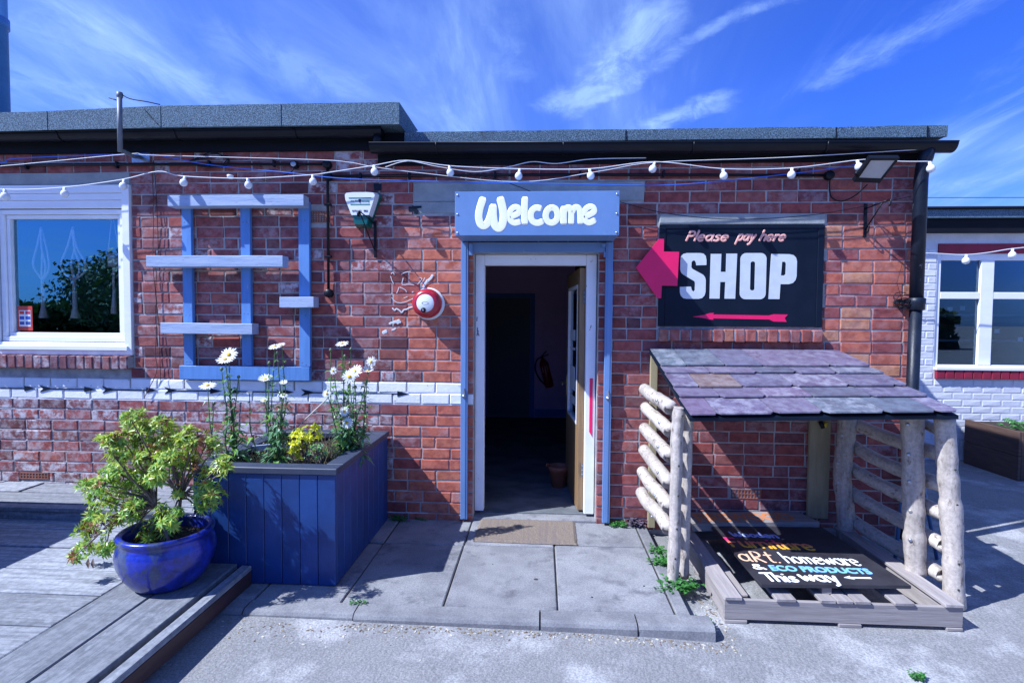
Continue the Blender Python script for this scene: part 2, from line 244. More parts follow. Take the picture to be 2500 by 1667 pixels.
# ------------------------------------------------------------------ helpers
C = sc.collection
def tag(o, label=None, cat=None, group=None, kind=None):
    for k, v in (('label', label), ('category', cat), ('group', group), ('kind', kind)):
        if v: o[k] = v
    return o
POS = {}
def thing(name, loc, label, cat, group=None, kind=None):
    o = bpy.data.objects.new(name, None); C.objects.link(o); o.location = loc; POS[o.name] = Vector(loc); o.empty_display_size = .1
    return tag(o, label, cat, group, kind)
def link(name, me, parent=None, origin=None):
    """me holds world coordinates relative to origin"""
    o = bpy.data.objects.new(name, me); C.objects.link(o)
    origin = Vector(origin or (0, 0, 0)); POS[o.name] = origin.copy()
    if parent is not None: o.parent = parent; o.location = origin - POS[parent.name]
    else: o.location = origin
    return o
class MB:
    def __init__(s): s.v = []; s.f = []; s.m = []; s.sm = []; s.c = []
    def add(s, vs, fs, mi=0, smooth=False, col=None):
        k = len(s.v); s.v += [tuple(p) for p in vs]
        for f in fs: s.f.append(tuple(k + i for i in f)); s.m.append(mi); s.sm.append(smooth)
        s.c += [col or (1, 1, 1, 1)] * len(vs); return s
    def box(s, x0, x1, y0, y1, z0, z1, mi=0, bev=0.0, jit=0.0, rot=None, pivot=None, col=None):
        if bev:
            b = min(bev, (x1 - x0) / 2.1, (y1 - y0) / 2.1, (z1 - z0) / 2.1); vs = []
            for sx in (0, 1):
                for sy in (0, 1):
                    for sz in (0, 1):
                        X = (x0, x1)[sx]; Y = (y0, y1)[sy]; Z = (z0, z1)[sz]; ix = b if sx == 0 else -b; iy = b if sy == 0 else -b; iz = b if sz == 0 else -b
                        vs += [(X, Y + iy, Z + iz), (X + ix, Y, Z + iz), (X + ix, Y + iy, Z)]
            fs = []
            I = lambda a, c, d, k: ((a * 2 + c) * 2 + d) * 3 + k
            fs += [(I(0,0,0,0), I(0,0,1,0), I(0,1,1,0), I(0,1,0,0)), (I(1,0,0,0), I(1,1,0,0), I(1,1,1,0), I(1,0,1,0)),
                   (I(0,0,0,1), I(1,0,0,1), I(1,0,1,1), I(0,0,1,1)), (I(0,1,0,1), I(0,1,1,1), I(1,1,1,1), I(1,1,0,1)),
                   (I(0,0,0,2), I(0,1,0,2), I(1,1,0,2), I(1,0,0,2)), (I(0,0,1,2), I(1,0,1,2), I(1,1,1,2), I(0,1,1,2))]
            for a in (0, 1):
                for c in (0, 1):
                    fs.append((I(a,c,0,0), I(a,c,1,0), I(a,c,1,1), I(a,c,0,1)) if a != c else (I(a,c,0,1), I(a,c,1,1), I(a,c,1,0), I(a,c,0,0)))
                    fs.append((I(a,0,c,2), I(a,1,c,2), I(a,1,c,0), I(a,0,c,0)) if a == c else (I(a,0,c,0), I(a,1,c,0), I(a,1,c,2), I(a,0,c,2)))
                    fs.append((I(0,a,c,1), I(1,a,c,1), I(1,a,c,2), I(0,a,c,2)) if a == c else (I(0,a,c,2), I(1,a,c,2), I(1,a,c,1), I(0,a,c,1)))
            for a in (0, 1):
                for c in (0, 1):
                    for d in (0, 1):
                        t = (I(a,c,d,0), I(a,c,d,1), I(a,c,d,2)); fs.append(t if (a + c + d) % 2 == 0 else t[::-1])
        else:
            vs = [(x0,y0,z0),(x1,y0,z0),(x1,y1,z0),(x0,y1,z0),(x0,y0,z1),(x1,y0,z1),(x1,y1,z1),(x0,y1,z1)]
            fs = [(0,3,2,1),(4,5,6,7),(0,1,5,4),(1,2,6,5),(2,3,7,6),(3,0,4,7)]
        if jit: vs = [(a + R.uniform(-jit, jit), b_ + R.uniform(-jit, jit), c + R.uniform(-jit, jit)) for a, b_, c in vs]
        if rot is not None:
            pv = Vector(pivot or ((x0+x1)/2, (y0+y1)/2, (z0+z1)/2)); vs = [tuple(rot @ (Vector(p) - pv) + pv) for p in vs]
        return s.add(vs, fs, mi, False, col)
    def tube(s, pts, rad, n=8, mi=0, cap=True, flat=None, smooth=True):
        """flat=(normal, k): squash the section along normal"""
        P = [Vector(p) for p in pts]; k = len(P); rr = rad if isinstance(rad, (list, tuple)) else [rad] * k; vs = []; fs = []
        up = None
        for i in range(k):
            t = (P[min(i+1, k-1)] - P[max(i-1, 0)])
            if t.length < 1e-9: t = Vector((0, 0, 1))
            t.normalize()
            if flat:
                b = Vector(flat[0]); a = b.cross(t)
                if a.length < 1e-6: a = Vector((1, 0, 0))
                a.normalize(); kb = flat[1]
            else:
                if up is None: up = Vector((0, 0, 1)) if abs(t.z) < .9 else Vector((1, 0, 0))
                a = up.cross(t)
                if a.length < 1e-5: a = Vector((0, 1, 0)).cross(t)
                a.normalize(); b = t.cross(a); up = b; kb = 1
            for j in range(n):
                an = 2 * math.pi * j / n; vs.append(P[i] + a * (rr[i] * math.cos(an)) + b * (rr[i] * kb * math.sin(an)))
        for i in range(k - 1):
            for j in range(n): fs.append((i*n+j, i*n+(j+1) % n, (i+1)*n+(j+1) % n, (i+1)*n+j))
        if cap: fs += [tuple(range(n))[::-1], tuple((k-1)*n + j for j in range(n))]
        return s.add(vs, fs, mi, smooth)
    def rod(s, a, b, r, n=8, mi=0, r2=None): return s.tube([a, b], [r, r if r2 is None else r2], n, mi)
    def lathe(s, prof, c, n=28, mi=0, axis='z', smooth=True, sx=1, sy=1):
        vs = []; fs = []; k = len(prof); c = Vector(c)
        for r_, h in prof:
            for j in range(n):
                an = 2*math.pi*j/n; x, y = r_*math.cos(an)*sx, r_*math.sin(an)*sy
                vs.append(c + (Vector((x, y, h)) if axis == 'z' else Vector((x, h, y)) if axis == 'y' else Vector((h, x, y))))
        for i in range(k-1):
            for j in range(n):
                f = (i*n+j, i*n+(j+1) % n, (i+1)*n+(j+1) % n, (i+1)*n+j); fs.append(f if axis != 'y' else f[::-1])
        return s.add(vs, fs, mi, smooth)
    def prism(s, poly, y0, y1, mi=0):
        """poly in x,z; extruded in y (front y0)"""
        n = len(poly); vs = [(x, y0, z) for x, z in poly] + [(x, y1, z) for x, z in poly]
        return s.add(vs, [tuple(range(n)), tuple(range(n, 2*n))[::-1]] + [(i, i+n, (i+1) % n + n, (i+1) % n) for i in range(n)], mi)
    def leaf(s, p, d, nrm, L_, w_, mi=0, curl=.15):
        p = Vector(p); d = Vector(d).normalized(); nrm = Vector(nrm); sd = d.cross(nrm)
        if sd.length < 1e-4: sd = d.orthogonal()
        sd.normalize(); up = sd.cross(d)
        a = p + d*L_*.5 + up*L_*curl*.35; t = p + d*L_ - up*L_*curl
        vs = [p, a + sd*w_*.5 + up*w_*.12, t, a - sd*w_*.5 + up*w_*.12, a]
        return s.add(vs, [(0, 1, 4), (1, 2, 4), (0, 4, 3), (4, 2, 3)], mi, False)
    def build(s, name, mats, parent=None, origin=None, col=False):
        if not isinstance(mats, (list, tuple)): mats = [mats]
        if origin is None:
            if parent is not None and parent.type == 'EMPTY' and False: origin = POS[parent.name]
            else:
                xs = [p[0] for p in s.v]; ys = [p[1] for p in s.v]; zs = [p[2] for p in s.v]
                origin = ((min(xs)+max(xs))/2, (min(ys)+max(ys))/2, min(zs))
        ox, oy, oz = origin
        me = bpy.data.meshes.new(name); me.from_pydata([(a-ox, b-oy, c-oz) for a, b, c in s.v], [], s.f)
        for m in mats: me.materials.append(m)
        me.polygons.foreach_set('material_index', s.m); me.polygons.foreach_set('use_smooth', s.sm)
        if col:
            at = me.color_attributes.new('col', 'FLOAT_COLOR', 'POINT'); at.data.foreach_set('color', [x for c_ in s.c for x in c_])
        me.update(); return link(name, me, parent, origin)
def arc(cx, cy, rx, ry, a0, a1, n=12): return [(cx + rx*math.cos(math.radians(a0+(a1-a0)*i/n)), cy + ry*math.sin(math.radians(a0+(a1-a0)*i/n))) for i in range(n+1)]
def smooth(pts, k=5):
    if len(pts) < 3: return pts
    out = []; P = [pts[0]] + list(pts) + [pts[-1]]; D = len(pts[0])
    for i in range(1, len(P)-2):
        for j in range(k):
            t = j/k; p0, p1, p2, p3 = P[i-1], P[i], P[i+1], P[i+2]
            out.append(tuple(.5*((2*p1[q]) + (-p0[q]+p2[q])*t + (2*p0[q]-5*p1[q]+4*p2[q]-p3[q])*t*t + (-p0[q]+3*p1[q]-3*p2[q]+p3[q])*t**3) for q in range(D)))
    return out + [pts[-1]]
# brush alphabet: unit = x height
G = {'a': (.95, [arc(.4,.5,.36,.46,0,360,16), [(.76,1),(.76,.15),(.88,0)]]), 'e': (.9, [[(.06,.5),(.74,.56)]+arc(.4,.5,.36,.48,12,318,14)]),
 'h': (.85, [[(.08,1.65),(.08,0)], [(.08,.55)]+arc(.4,.6,.31,.38,170,0,8)+[(.71,0)]]), 'i': (.3, [[(.12,.95),(.12,0)], [(.12,1.36),(.12,1.40)]]),
 'l': (.3, [[(.12,1.65),(.12,0)]]), 'm': (1.3, [[(.08,1),(.08,0)], [(.08,.5)]+arc(.34,.62,.25,.36,170,0,7)+[(.59,0)], [(.59,.5)]+arc(.85,.62,.25,.36,170,0,7)+[(1.1,0)]]),
 'n': (.85, [[(.08,1),(.08,0)], [(.08,.55)]+arc(.4,.6,.31,.38,170,0,8)+[(.71,0)]]), 'o': (.88, [arc(.4,.5,.36,.47,0,360,16)]),
 'p': (.9, [[(.08,1),(.08,-.6)], arc(.44,.5,.36,.46,0,360,16)]), 'r': (.62, [[(.08,1),(.08,0)], [(.08,.5)]+arc(.38,.58,.28,.38,160,40,6)]),
 's': (.75, [smooth([(.62,.84),(.38,.98),(.14,.80),(.24,.58),(.52,.42),(.60,.2),(.36,.02),(.06,.12)], 3)]), 't': (.6, [[(.28,1.45),(.28,.2),(.38,.03),(.55,.04)], [(.0,1.0),(.56,1.02)]]),
 'u': (.88, [[(.08,1)]+arc(.38,.34,.30,.32,180,360,8)+[(.68,1)], [(.68,1),(.70,0)]]), 'w': (1.1, [smooth([(.0,1),(.22,.05),(.48,.8),(.74,.05),(1.0,1)], 4)]),
 'y': (.8, [[(.06,1),(.36,.15)], [(.70,1),(.30,-.5),(.08,-.6)]]), 'd': (.95, [arc(.4,.5,.36,.46,0,360,16), [(.76,1.6),(.76,0)]]), 'c': (.8, [arc(.4,.5,.36,.48,48,312,12)]),
 'W': (1.5, [smooth([(.0,1.5),(.12,.5),(.32,.02),(.56,.5),(.66,1.05),(.78,.4),(.98,.0),(1.2,.5),(1.35,1.5)], 4)]), 'F': (.85, [[(.12,1.5),(.12,0)], [(.0,1.5),(.82,1.52)], [(.12,.8),(.6,.82)]]),
 'P': (.9, [[(.1,1.5),(.1,0)], [(.1,1.5),(.45,1.5)]+arc(.45,1.12,.32,.38,90,-90,8)+[(.1,.74)]]), 'T': (.85, [[(-.1,1.5),(.9,1.54)], [(.42,1.5),(.42,0)]]),
 'R': (.95, [[(.1,1.4),(.1,0)], [(.1,1.4),(.4,1.4)]+arc(.4,1.04,.32,.36,90,-90,8)+[(.12,.68),(.8,-.05)]]), '.': (.3, [[(.1,.02),(.14,.04)]]),
 '&': (1.0, [smooth([(.86,.02),(.2,.95),(.22,1.3),(.5,1.3),(.52,1.0),(.1,.55),(.1,.15),(.4,0),(.75,.4)], 4)]), ' ': (.5, [])}
def brush(mb, text, o, ux, uz, width, xh, rad, nrm, slant=0.0, mi=0, gap=.1):
    """text painted from point o along ux, upright uz"""
    o, ux, uz, nrm = Vector(o), Vector(ux), Vector(uz), Vector(nrm); tot = sum(G[c][0]+gap for c in text) - gap; k = width / tot; x = 0
    for c in text:
        wd, st = G[c]
        for q in st:
            pts = []
            for a, b in q:
                pts.append(o + ux*((x+a)*k + b*xh*slant) + uz*(b*xh))
            # thin out, add rounded ends
            t0 = (pts[0]-pts[1]).normalized() * rad * .6; t1 = (pts[-1]-pts[-2]).normalized() * rad * .6
            mb.tube([pts[0]+t0] + pts + [pts[-1]+t1], [rad*.55] + [rad]*len(pts) + [rad*.55], 8, mi, True, (nrm, .22))
        x += wd + gap
def strokes(mb, lines, rad, nrm=(0, -1, 0), mi=0, k=.22):
    for q in lines:
        q = [Vector(p) for p in q]; t0 = (q[0]-q[1]).normalized()*rad*.6; t1 = (q[-1]-q[-2]).normalized()*rad*.6
        mb.tube([q[0]+t0]+q+[q[-1]+t1], [rad*.6]+[rad]*len(q)+[rad*.6], 10, mi, True, (nrm, k))
def fontpart(name, text, loc, size, m, parent, rot=(math.pi/2, 0, 0), ext=.001, bold=0.0, shear=0.0, width=None, align='LEFT'):
    cu = bpy.data.curves.new(name, 'FONT'); cu.body = text; cu.size = size; cu.extrude = ext; cu.offset = bold; cu.shear = shear; cu.align_x = align; cu.resolution_u = 4
    tmp = bpy.data.objects.new('tmp', cu); C.objects.link(tmp); dg = bpy.context.evaluated_depsgraph_get(); me = bpy.data.meshes.new_from_object(tmp.evaluated_get(dg)); bpy.data.objects.remove(tmp)
    xs = [v.co.x for v in me.vertices]; sx = 1
    if width and xs: sx = width / (max(xs)-min(xs))
    me.transform(Matrix.Diagonal((sx, 1, 1, 1))); me.materials.clear(); me.materials.append(m)
    o = link(name, me, parent, loc); o.rotation_euler = rot; me.name = name; return o
def clone(o, parent, pos):
    c = o.copy(); C.objects.link(c); POS[c.name] = Vector(pos)
    if parent is not None: c.parent = parent; c.location = Vector(pos) - POS[parent.name]
    else: c.location = pos
    return c
# ================================================================== SETTING
def gz(x): return -.030 - .018*max(0, min(1, (x+1.5)/1.8)) - .031*max(0, min(1, (x-.3)/.75))
g = MB(); gx_ = (-300, -1.5, .3, 1.05, 2.3, 300); g.add([(x, y, gz(x)) for x in gx_ for y in (-300, 300)], [(2*i, 2*i+2, 2*i+3, 2*i+1) for i in range(5)])
tag(g.build('ground', CONC, None, (0, 0, -.047)), 'grey tamped concrete yard surface in front of the brick shop', None, None, 'structure')
pv = MB(); pv.box(-2.15, .75, -1.30, .10, -.078, -.012)
PAV = tag(pv.build('path', DIRT_SHADE), 'raised path of grey concrete slabs leading to the open shop door', None, None, 'structure')
def slab(x0, x1, y0, y1, name='paving_slab', m=SLAB, z1=0.0, z0=-.05, bev=.006):
    tilt = Matrix.Rotation(R.uniform(-.004, .004), 3, 'X') @ Matrix.Rotation(R.uniform(-.004, .004), 3, 'Y') @ Matrix.Rotation(R.uniform(-.004, .004), 3, 'Z')
    b = MB(); b.box(x0, x1, y0, y1, z0, z1 + R.uniform(-.002, .002), bev=bev, rot=tilt, jit=.0012); return b.build(name, m, PAV)
jx = [(-2.15, -1.60), (-1.59, -1.10), (-1.09, -.530), (-.520, .098), (.108, .728)]
for i, (a, b_) in enumerate(jx):
    if i == 4: slab(a, b_, -1.266, -.418); slab(a, b_, -.402, .035)
    elif i == 3: slab(a, b_, -1.266, -.462); slab(a, b_, -.446, .09)
    else: slab(a, b_, -1.266, -.472); slab(a, b_, -.456, .0)
for (ya, yb) in ((-1.30, -.62), (-.61, .02)):
    e = MB(); xa = .738; e.box(xa, xa+.075, ya, yb, -.07, .002, bev=.006, jit=.001); e.build('edging_stone', KERB, PAV)
for a, b_ in ((-2.15, -1.60), (-1.592, -.992), (-.985, .001), (.010, .508), (.516, .905)):
    k = MB(); y0, y1 = -1.395 + R.uniform(-.006, .006), -1.276
    prof = [(y0, -.075), (y0+.004, -.022), (y0+.014, -.008), (y0+.03, .0), (y1, .002), (y1, -.075)]
    vs = [(a, p, q) for p, q in prof] + [(b_, p, q) for p, q in prof]; n_ = len(prof)
    k.add(vs, [tuple(range(n_)), tuple(range(n_, 2*n_))[::-1]] + [(i, i+n_, (i+1) % n_+n_, (i+1) % n_) for i in range(n_)]); k.build('kerb_stone', KERB, PAV)
for gx, gy, gr in ((-.02, -.93, .011), (.62, -.97, .005), (-.30, -.75, .004), (.30, -1.12, .005)):
    q = MB(); q.lathe([(0, .0035), (gr*.8, .003), (gr, 0)], (gx, gy, .0005), 10, 0, 'z', sx=1.3); q.build('gum_spot', DIRT_SHADE, PAV)
# ================================================================== BRICK BUILDING
BLD = thing('brick_building', (-1.5, 2.3, 0), 'long single storey red brick shop with a white painted brick band and flat felt roofs', 'building')
# wall core of mortar with openings (x0,x1,z0,z1)
OPEN = [(-4.47, -3.262, 1.262, 2.617), (-.522, .430, -.08, 2.081)]
RECES = []
xc = sorted({-7.0, 2.745, *[a for o in OPEN for a in o[:2]]}); zc = sorted({-.08, 2.97, *[a for o in OPEN for a in o[2:]]})
wb = MB()
for i in range(len(xc)-1):
    z0 = None
    for j in range(len(zc)-1):
        mx_, mz = (xc[i]+xc[i+1])/2, (zc[j]+zc[j+1])/2
        hole = any(o[0] < mx_ < o[1] and o[2] < mz < o[3] for o in OPEN)
        if not hole: wb.box(xc[i], xc[i+1], .006, .25, zc[j], zc[j+1])
wb.box(-7.0, -6.75, .25, 5.0, -.08, 2.97); wb.box(2.50, 2.744, .25, 5.0, -.08, 2.97); wb.box(-7.0, 2.744, 5.0, 5.25, -.08, 2.97)
WALL = wb.build('wall', MORT, BLD)
OLD = [(.30, .072, .064), (.28, .068, .064), (.36, .100, .076), (.235, .062, .062), (.30, .090, .078), (.21, .064, .070), (.33, .076, .064), (.26, .078, .082)]
NEW = [(.49, .130, .076), (.52, .142, .080), (.46, .120, .074), (.50, .152, .088)]
BANDZ = 1.075
def bcol(x, z):
    n = (BANDZ - z)/.086
    if x < -.60 and 0 < n < 2: return 'white'
    edge = -1.13 + (.11 if int(n+40) % 2 else 0)
    if edge < x < -.5 and z < 2.28:
        c = R.choice(NEW); return c + (.06 + .25*(R.random() < .15),)
    if x > 2.0 and .9 < z < 2.3:
        c = R.choice(NEW + OLD[:3] + [(.50, .22, .12)]); return c + (.12,)
    c = R.choice(OLD); a = R.choice((.0, .05, .1, .25))
    if x < -1.2 and z < .9: a = R.choice((.6, .85, 1.0, .4))
    elif x < -1.2: a = R.choice((.0, .1, .15, .2, .3)) if R.random() < .92 else .9
    if R.random() < .12: c = tuple(q*.62 for q in c)
    return c + (a,)
EXCL = [(-4.6, -3.255, 1.15, 2.62), (-4.8, -3.29, 1.13, 1.27), (-.527, .435, -.2, 2.1), (-.998, .765, 2.475, 2.615), (-.998, -.55, 2.385, 2.475), (.872, 2.092, 1.41, 2.378),
        (-1.81, -1.65, 2.316, 2.408), (1.452, 1.682, .222, .300), (-4.80, -3.262, 2.617, 2.72), (-4.26, -4.0, .245, .300)]
def brickvs(x0, x1, z0, z1, proud, bev=.004, jit=.0016):
    j = lambda: R.uniform(-jit, jit)
    y = -proud; b = bev
    f = [(x0+b+j(), y+j(), z0+b+j()), (x1-b+j(), y+j(), z0+b+j()), (x1-b+j(), y+j(), z1-b+j()), (x0+b+j(), y+j(), z1-b+j())]
    m_ = [(x0+j(), y+b, z0+j()), (x1+j(), y+b, z0+j()), (x1+j(), y+b, z1+j()), (x0+j(), y+b, z1+j())]
    bk = [(x0, .02, z0), (x1, .02, z0), (x1, .02, z1), (x0, .02, z1)]
    fs = [(0, 1, 2, 3)] + [(i+4, (i+1) % 4+4, (i+1) % 4, i) for i in range(4)] + [(i+8, (i+1) % 4+8, (i+1) % 4+4, i+4) for i in range(4)]
    return f + m_ + bk, fs
bricks = []
for n in range(-22, 14):
    zt = BANDZ - n*.086; z0, z1 = zt - .0765, zt
    if z0 < -.07 or z1 > 2.96: continue
    x = -5.2 + (0 if n % 2 else .1125) + R.uniform(-.01, .01)
    while x < 2.742:
        Lb = .215
        if R.random() < .13 and n not in (0, 1): Lb = .1025
        a, b_ = x, min(x+Lb+R.uniform(-.003, .003), 2.742); x = x + Lb + .010
        segs = [(a, b_)]
        for ex in EXCL:
            if z0 < ex[3]-.012 and z1 > ex[2]+.012:
                ns = []
                for p, q in segs:
                    if q <= ex[0] or p >= ex[1]: ns.append((p, q)); continue
                    if p < ex[0]: ns.append((p, ex[0]))
                    if q > ex[1]: ns.append((ex[1], q))
                segs = ns
        for p, q in segs:
            if q-p < .022: continue
            c = bcol((p+q)/2, (z0+z1)/2); new = c != 'white' and c[:3] in NEW
            hj = R.uniform(-.0015, .0015) if not new else 0
            bricks.append((p, q, z0+hj, z1+hj, c, new))
cam0 = Vector((.35, -4.14, 1.5))
def vis(b):
    p, q, z0, z1 = b[:4]; xm, zm = (p+q)/2, (z0+z1)/2
    if zm > 2.84: return 50
    d = (Vector((xm, 0, zm)) - cam0).length
    if -2.0 < xm < -1.25 and zm < .55: d += 9
    if -.62 < xm < .56 and zm > 2.1: d += 9
    if 1.1 < xm < 2.1 and .75 < zm < 1.4: d += 9
    if q-p < .09: d += .35
    return d
bricks.sort(key=vis)
joined = MB(); nprt = 0; mesh_lib = {}
def put_brick(b, lib_name='brick', parent=WALL, my=0.0):
    p, q, z0, z1, c, new = b
    key = (round((q-p)/.006), c == 'white', R.randrange(3), my)
    if key not in mesh_lib:
        Lh = key[0]*.003; vs, fs = brickvs(-Lh, Lh, 0, .0765, 0.0, .003 if new else .0055, .0008 if new else .0022)
        me = bpy.data.meshes.new('brick'); me.from_pydata(vs, [], fs); me.materials.append(WHP if c == 'white' else BR); me.update(); mesh_lib[key] = me
    o = link('brick', mesh_lib[key], parent, ((p+q)/2, my + R.uniform(-.002, .0015) - (.003 if c == 'white' else 0), z0)); o.color = c if c != 'white' else (1, 1, 1, 1); return o
for b in bricks:
    if nprt < 292: put_brick(b); nprt += 1
    else:
        p, q, z0, z1, c, new = b; vs, fs = brickvs(p, q, z0, z1, .003 if c == 'white' else R.uniform(-.0015, .002), .003 if new else .0055, .0008 if new else .0022)
        joined.add(vs, fs, 1 if c == 'white' else 0, False, c if c != 'white' else (1, 1, 1, 0))
tag(joined.build('bricks', [BRA, WHP], WALL, (-2.5, 0, 0), col=True), None, None, None, 'stuff')
# smeared white paint over mortar of the band: thin bedding strips between the white bricks
bj = MB(); bj.box(-5.2, -.60, .0005, .02, BANDZ-.088, BANDZ-.0745); bj.box(-5.2, -.60, .0008, .02, BANDZ-.172, BANDZ-.163)
xx = -5.2
while xx < -.62:
    bj.box(xx, xx+.03, .001, .02, BANDZ-.164, BANDZ-.002); xx += .1125
bj.build('painted_joint', WHP, WALL)
lj = MB()
for n in range(2, 12):
    zt = BANDZ - n*.086; x = -5.2
    while x < -1.3:
        w_ = R.uniform(.12, .5)
        if R.random() < .62: lj.box(x, x+w_, .0025, .02, zt-.0855, zt-.0775, jit=.0008)
        x += w_ + R.uniform(.0, .15)
lj.build('paint_stained_joint', M('faded_white_on_mortar', (.56, .55, .58), (.40, .39, .41), scale=(14, 14, 14), rough=.9, bump=.5), WALL)['kind'] = 'stuff'
# black arrows painted along the joint of the band
am = MB(); zj = BANDZ-.087
pairs = [(-4.40, -4.13, -4.03), (-3.95, -3.62, -3.50), (-3.44, -3.10, -2.98), (-2.90, -2.57, -2.45), (-2.38, -1.98, -1.86), (-1.80, -1.06, -1.06)]
for i, (tail, head, feath) in enumerate(pairs):
    hz = .027; am.prism([(tail, zj-.005), (head-.05, zj-.004), (head-.05, zj+.004), (tail, zj+.004)], -.0065, .0)
    am.prism([(head-.06, zj-hz*.8), (head+.03, zj), (head-.06, zj+hz*.8)], -.0075, .0)
    if feath > head: am.prism([(feath-.03, zj-hz), (feath+.05, zj-.008), (feath+.09, zj), (feath+.05, zj+.008), (feath-.03, zj+hz), (feath, zj)], -.0075, .0)
am.build('painted_arrow_line', SIGNK, WALL)
# chalk-white scribbles and smears beside the alarm
def zz7(x, y): return (-.879 + (x-965)/7.127*.9408*.00316, -.0035, 1.692 - (y-700)/7.127*.9408*.00316)
scr = MB()
for q in ([(265,200),(290,280),(320,335)], [(470,160),(540,125),(640,108)], [(780,215),(850,235),(820,290),(760,350)], [(905,225),(870,290),(840,330)], [(285,590),(340,660),(430,690),(550,670),(700,600)],
          [(590,720),(690,712),(730,690)], [(440,400),(540,450),(560,490)], [(420,400),(400,460),(375,510)], [(500,230),(480,350),(590,345),(700,355)], [(515,600),(580,575)], [(665,495),(690,475)], [(275,150),(310,125),(330,165)]):
    strokes(scr, [smooth([zz7(*p) for p in q], 3)], .0028, k=.1)
for q in ([(865,440),(900,350),(960,270)], [(950,290),(1020,230),(1050,175)]): strokes(scr, [[zz7(*p) for p in q]], .009, k=.05)
strokes(scr, [smooth([zz7(*p) for p in [(300,790),(340,830),(370,800),(430,830),(470,870),(510,820),(560,810),(620,780),(730,750)]], 3)], .0055, k=.08)
for (a, b_, r_) in ((270, 1065, .010), (335, 1050, .013), (395, 1030, .014), (420, 1060, .010), (150, 1235, .016), (320, 1180, .008)):
    strokes(scr, [smooth([zz7(a-30, b_+14), zz7(a+R.uniform(-5, 5), b_+R.uniform(-9, 9)), zz7(a+32, b_-14)], 3)], r_*.8, k=.03)
scr.build('white_paint_scribble', LETW, WALL)
# weathered cement lintels
lb = MB(); lb.box(-.992, .762, -.004, .2, 2.478, 2.612, jit=.002); lb.build('lintel', LINT, BLD)
lb = MB(); lb.box(-.992, -.55, -.001, .2, 2.388, 2.470, jit=.002); lb.build('lintel', LINT, BLD)
lb = MB(); lb.box(.880, 2.088, -.006, .2, 2.293, 2.375, jit=.002, bev=.004); lb.build('lintel', LINT, BLD)
lb = MB(); lb.box(-4.75, -3.27, -.001, .2, 2.624, 2.715, jit=.002); lb.build('lintel', LINT, BLD)
dk = MB(); dk.box(-1.03, -.965, -.006, .004, 2.40, 2.435); dk.box(-1.0, -.93, -.008, .003, 2.425, 2.44); dk.box(-.985, -.955, -.008, .003, 2.38, 2.41); dk.box(-1.30, -1.245, -.004, .01, 2.56, 2.615, jit=.005); dk.build('tar_patch', SIGNK, WALL)
# airbricks
def airbrick(x0, x1, z0, z1, nx, nz, m):
    a = MB(); a.box(x0, x1, .012, .03, z0, z1, 1); d = .006
    a.box(x0, x1, -.002, .012, z0, z0+d); a.box(x0, x1, -.002, .012, z1-d, z1)
    for i in range(nx+1):
        x = x0 + (x1-x0-d)*i/nx; a.box(x, x+d, -.0015, .012, z0+d, z1-d)
    for j in range(1, nz):
        z = z0 + (z1-z0)*j/nz; a.box(x0+d, x1-d, -.001, .012, z-d/2, z+d/2)
    a.build('airbrick', [m, INC], WALL)
airbrick(-1.806, -1.654, 2.318, 2.406, 7, 5, TERR); airbrick(1.456, 1.678, .226, .297, 9, 2, TERR); airbrick(-4.255, -4.01, .247, .298, 9, 2, TERR)
# rowlock sills
def rowlock(x0, x1, yf, z0, z1, n, cols, wash, m=BR):
    dx = (x1-x0)/n
    for i in range(n):
        b = MB(); b.box(x0+i*dx+.005, x0+(i+1)*dx-.005, yf+R.uniform(-.004, .003), .02, z0+R.uniform(-.004, .004), z1+R.uniform(-.003, .003), bev=.006, jit=.0018)
        o = b.build('sill_brick', m, WALL); c = R.choice(cols); o.color = tuple(c) + (wash*R.random(),)
    mo = MB(); mo.box(x0+.004, x1-.004, yf+.008, .02, z0+.008, z1-.006); mo.build('sill_mortar', MORT, WALL)
rowlock(-4.92, -3.265, -.062, 1.160, 1.262, 23, [(.22, .065, .07), (.26, .08, .075), (.19, .07, .085)], .8)
rowlock(.878, 2.084, -.040, 1.417, 1.510, 15, [(.34, .10, .075), (.30, .085, .07), (.38, .14, .085), (.27, .075, .06)], .2)
# roofs
rf = MB(); rf.box(-7.1, -1.047, -.185, 5.2, 2.995, 3.125, 1); ROOF1 = rf.build('roof', [BLKW, FELT], BLD)
xs_ = [-7.1, -6.0, -4.9, -3.742, -2.852, -1.93, -1.045]
tz = lambda x: 3.148 - max(0, -2.9-x)*.032
for a, b_ in zip(xs_[:-1], xs_[1:]):
    p = MB(); p.add([(a+.004, -.205, 2.99 - max(0, -2.9-a)*.012), (b_-.004, -.205, 2.99 - max(0, -2.9-b_)*.012), (b_-.004, -.205, tz(b_)), (a+.004, -.205, tz(a)),
                     (a+.004, -.186, 2.99), (b_-.004, -.186, 2.99), (b_-.004, .4, tz(b_)+.002), (a+.004, .4, tz(a)+.002)],
                    [(0, 1, 2, 3), (3, 2, 6, 7), (0, 4, 5, 1), (1, 5, 6, 2), (0, 3, 7, 4)]); p.build('felt_strip', FELT, ROOF1)
rf = MB(); rf.box(-1.03, 2.845, -.085, 5.2, 2.885, 2.950, 1); ROOF2 = rf.build('roof', [BLKW, FELT], BLD)
p = MB(); nx = 60; vs = []; X0, X1 = -1.035, 2.862
for i in range(nx+1):
    x = X0+(X1-X0)*i/nx; wv = noise.noise(Vector((x*2.1, 0, 3)))*.008 + noise.noise(Vector((x*7, 2, 1)))*.004
    vs += [(x, -.105+wv*.6, 2.888), (x, -.108+wv*.6, 2.966+wv), (x, -.06, 2.973+wv), (x, .5, 2.975)]
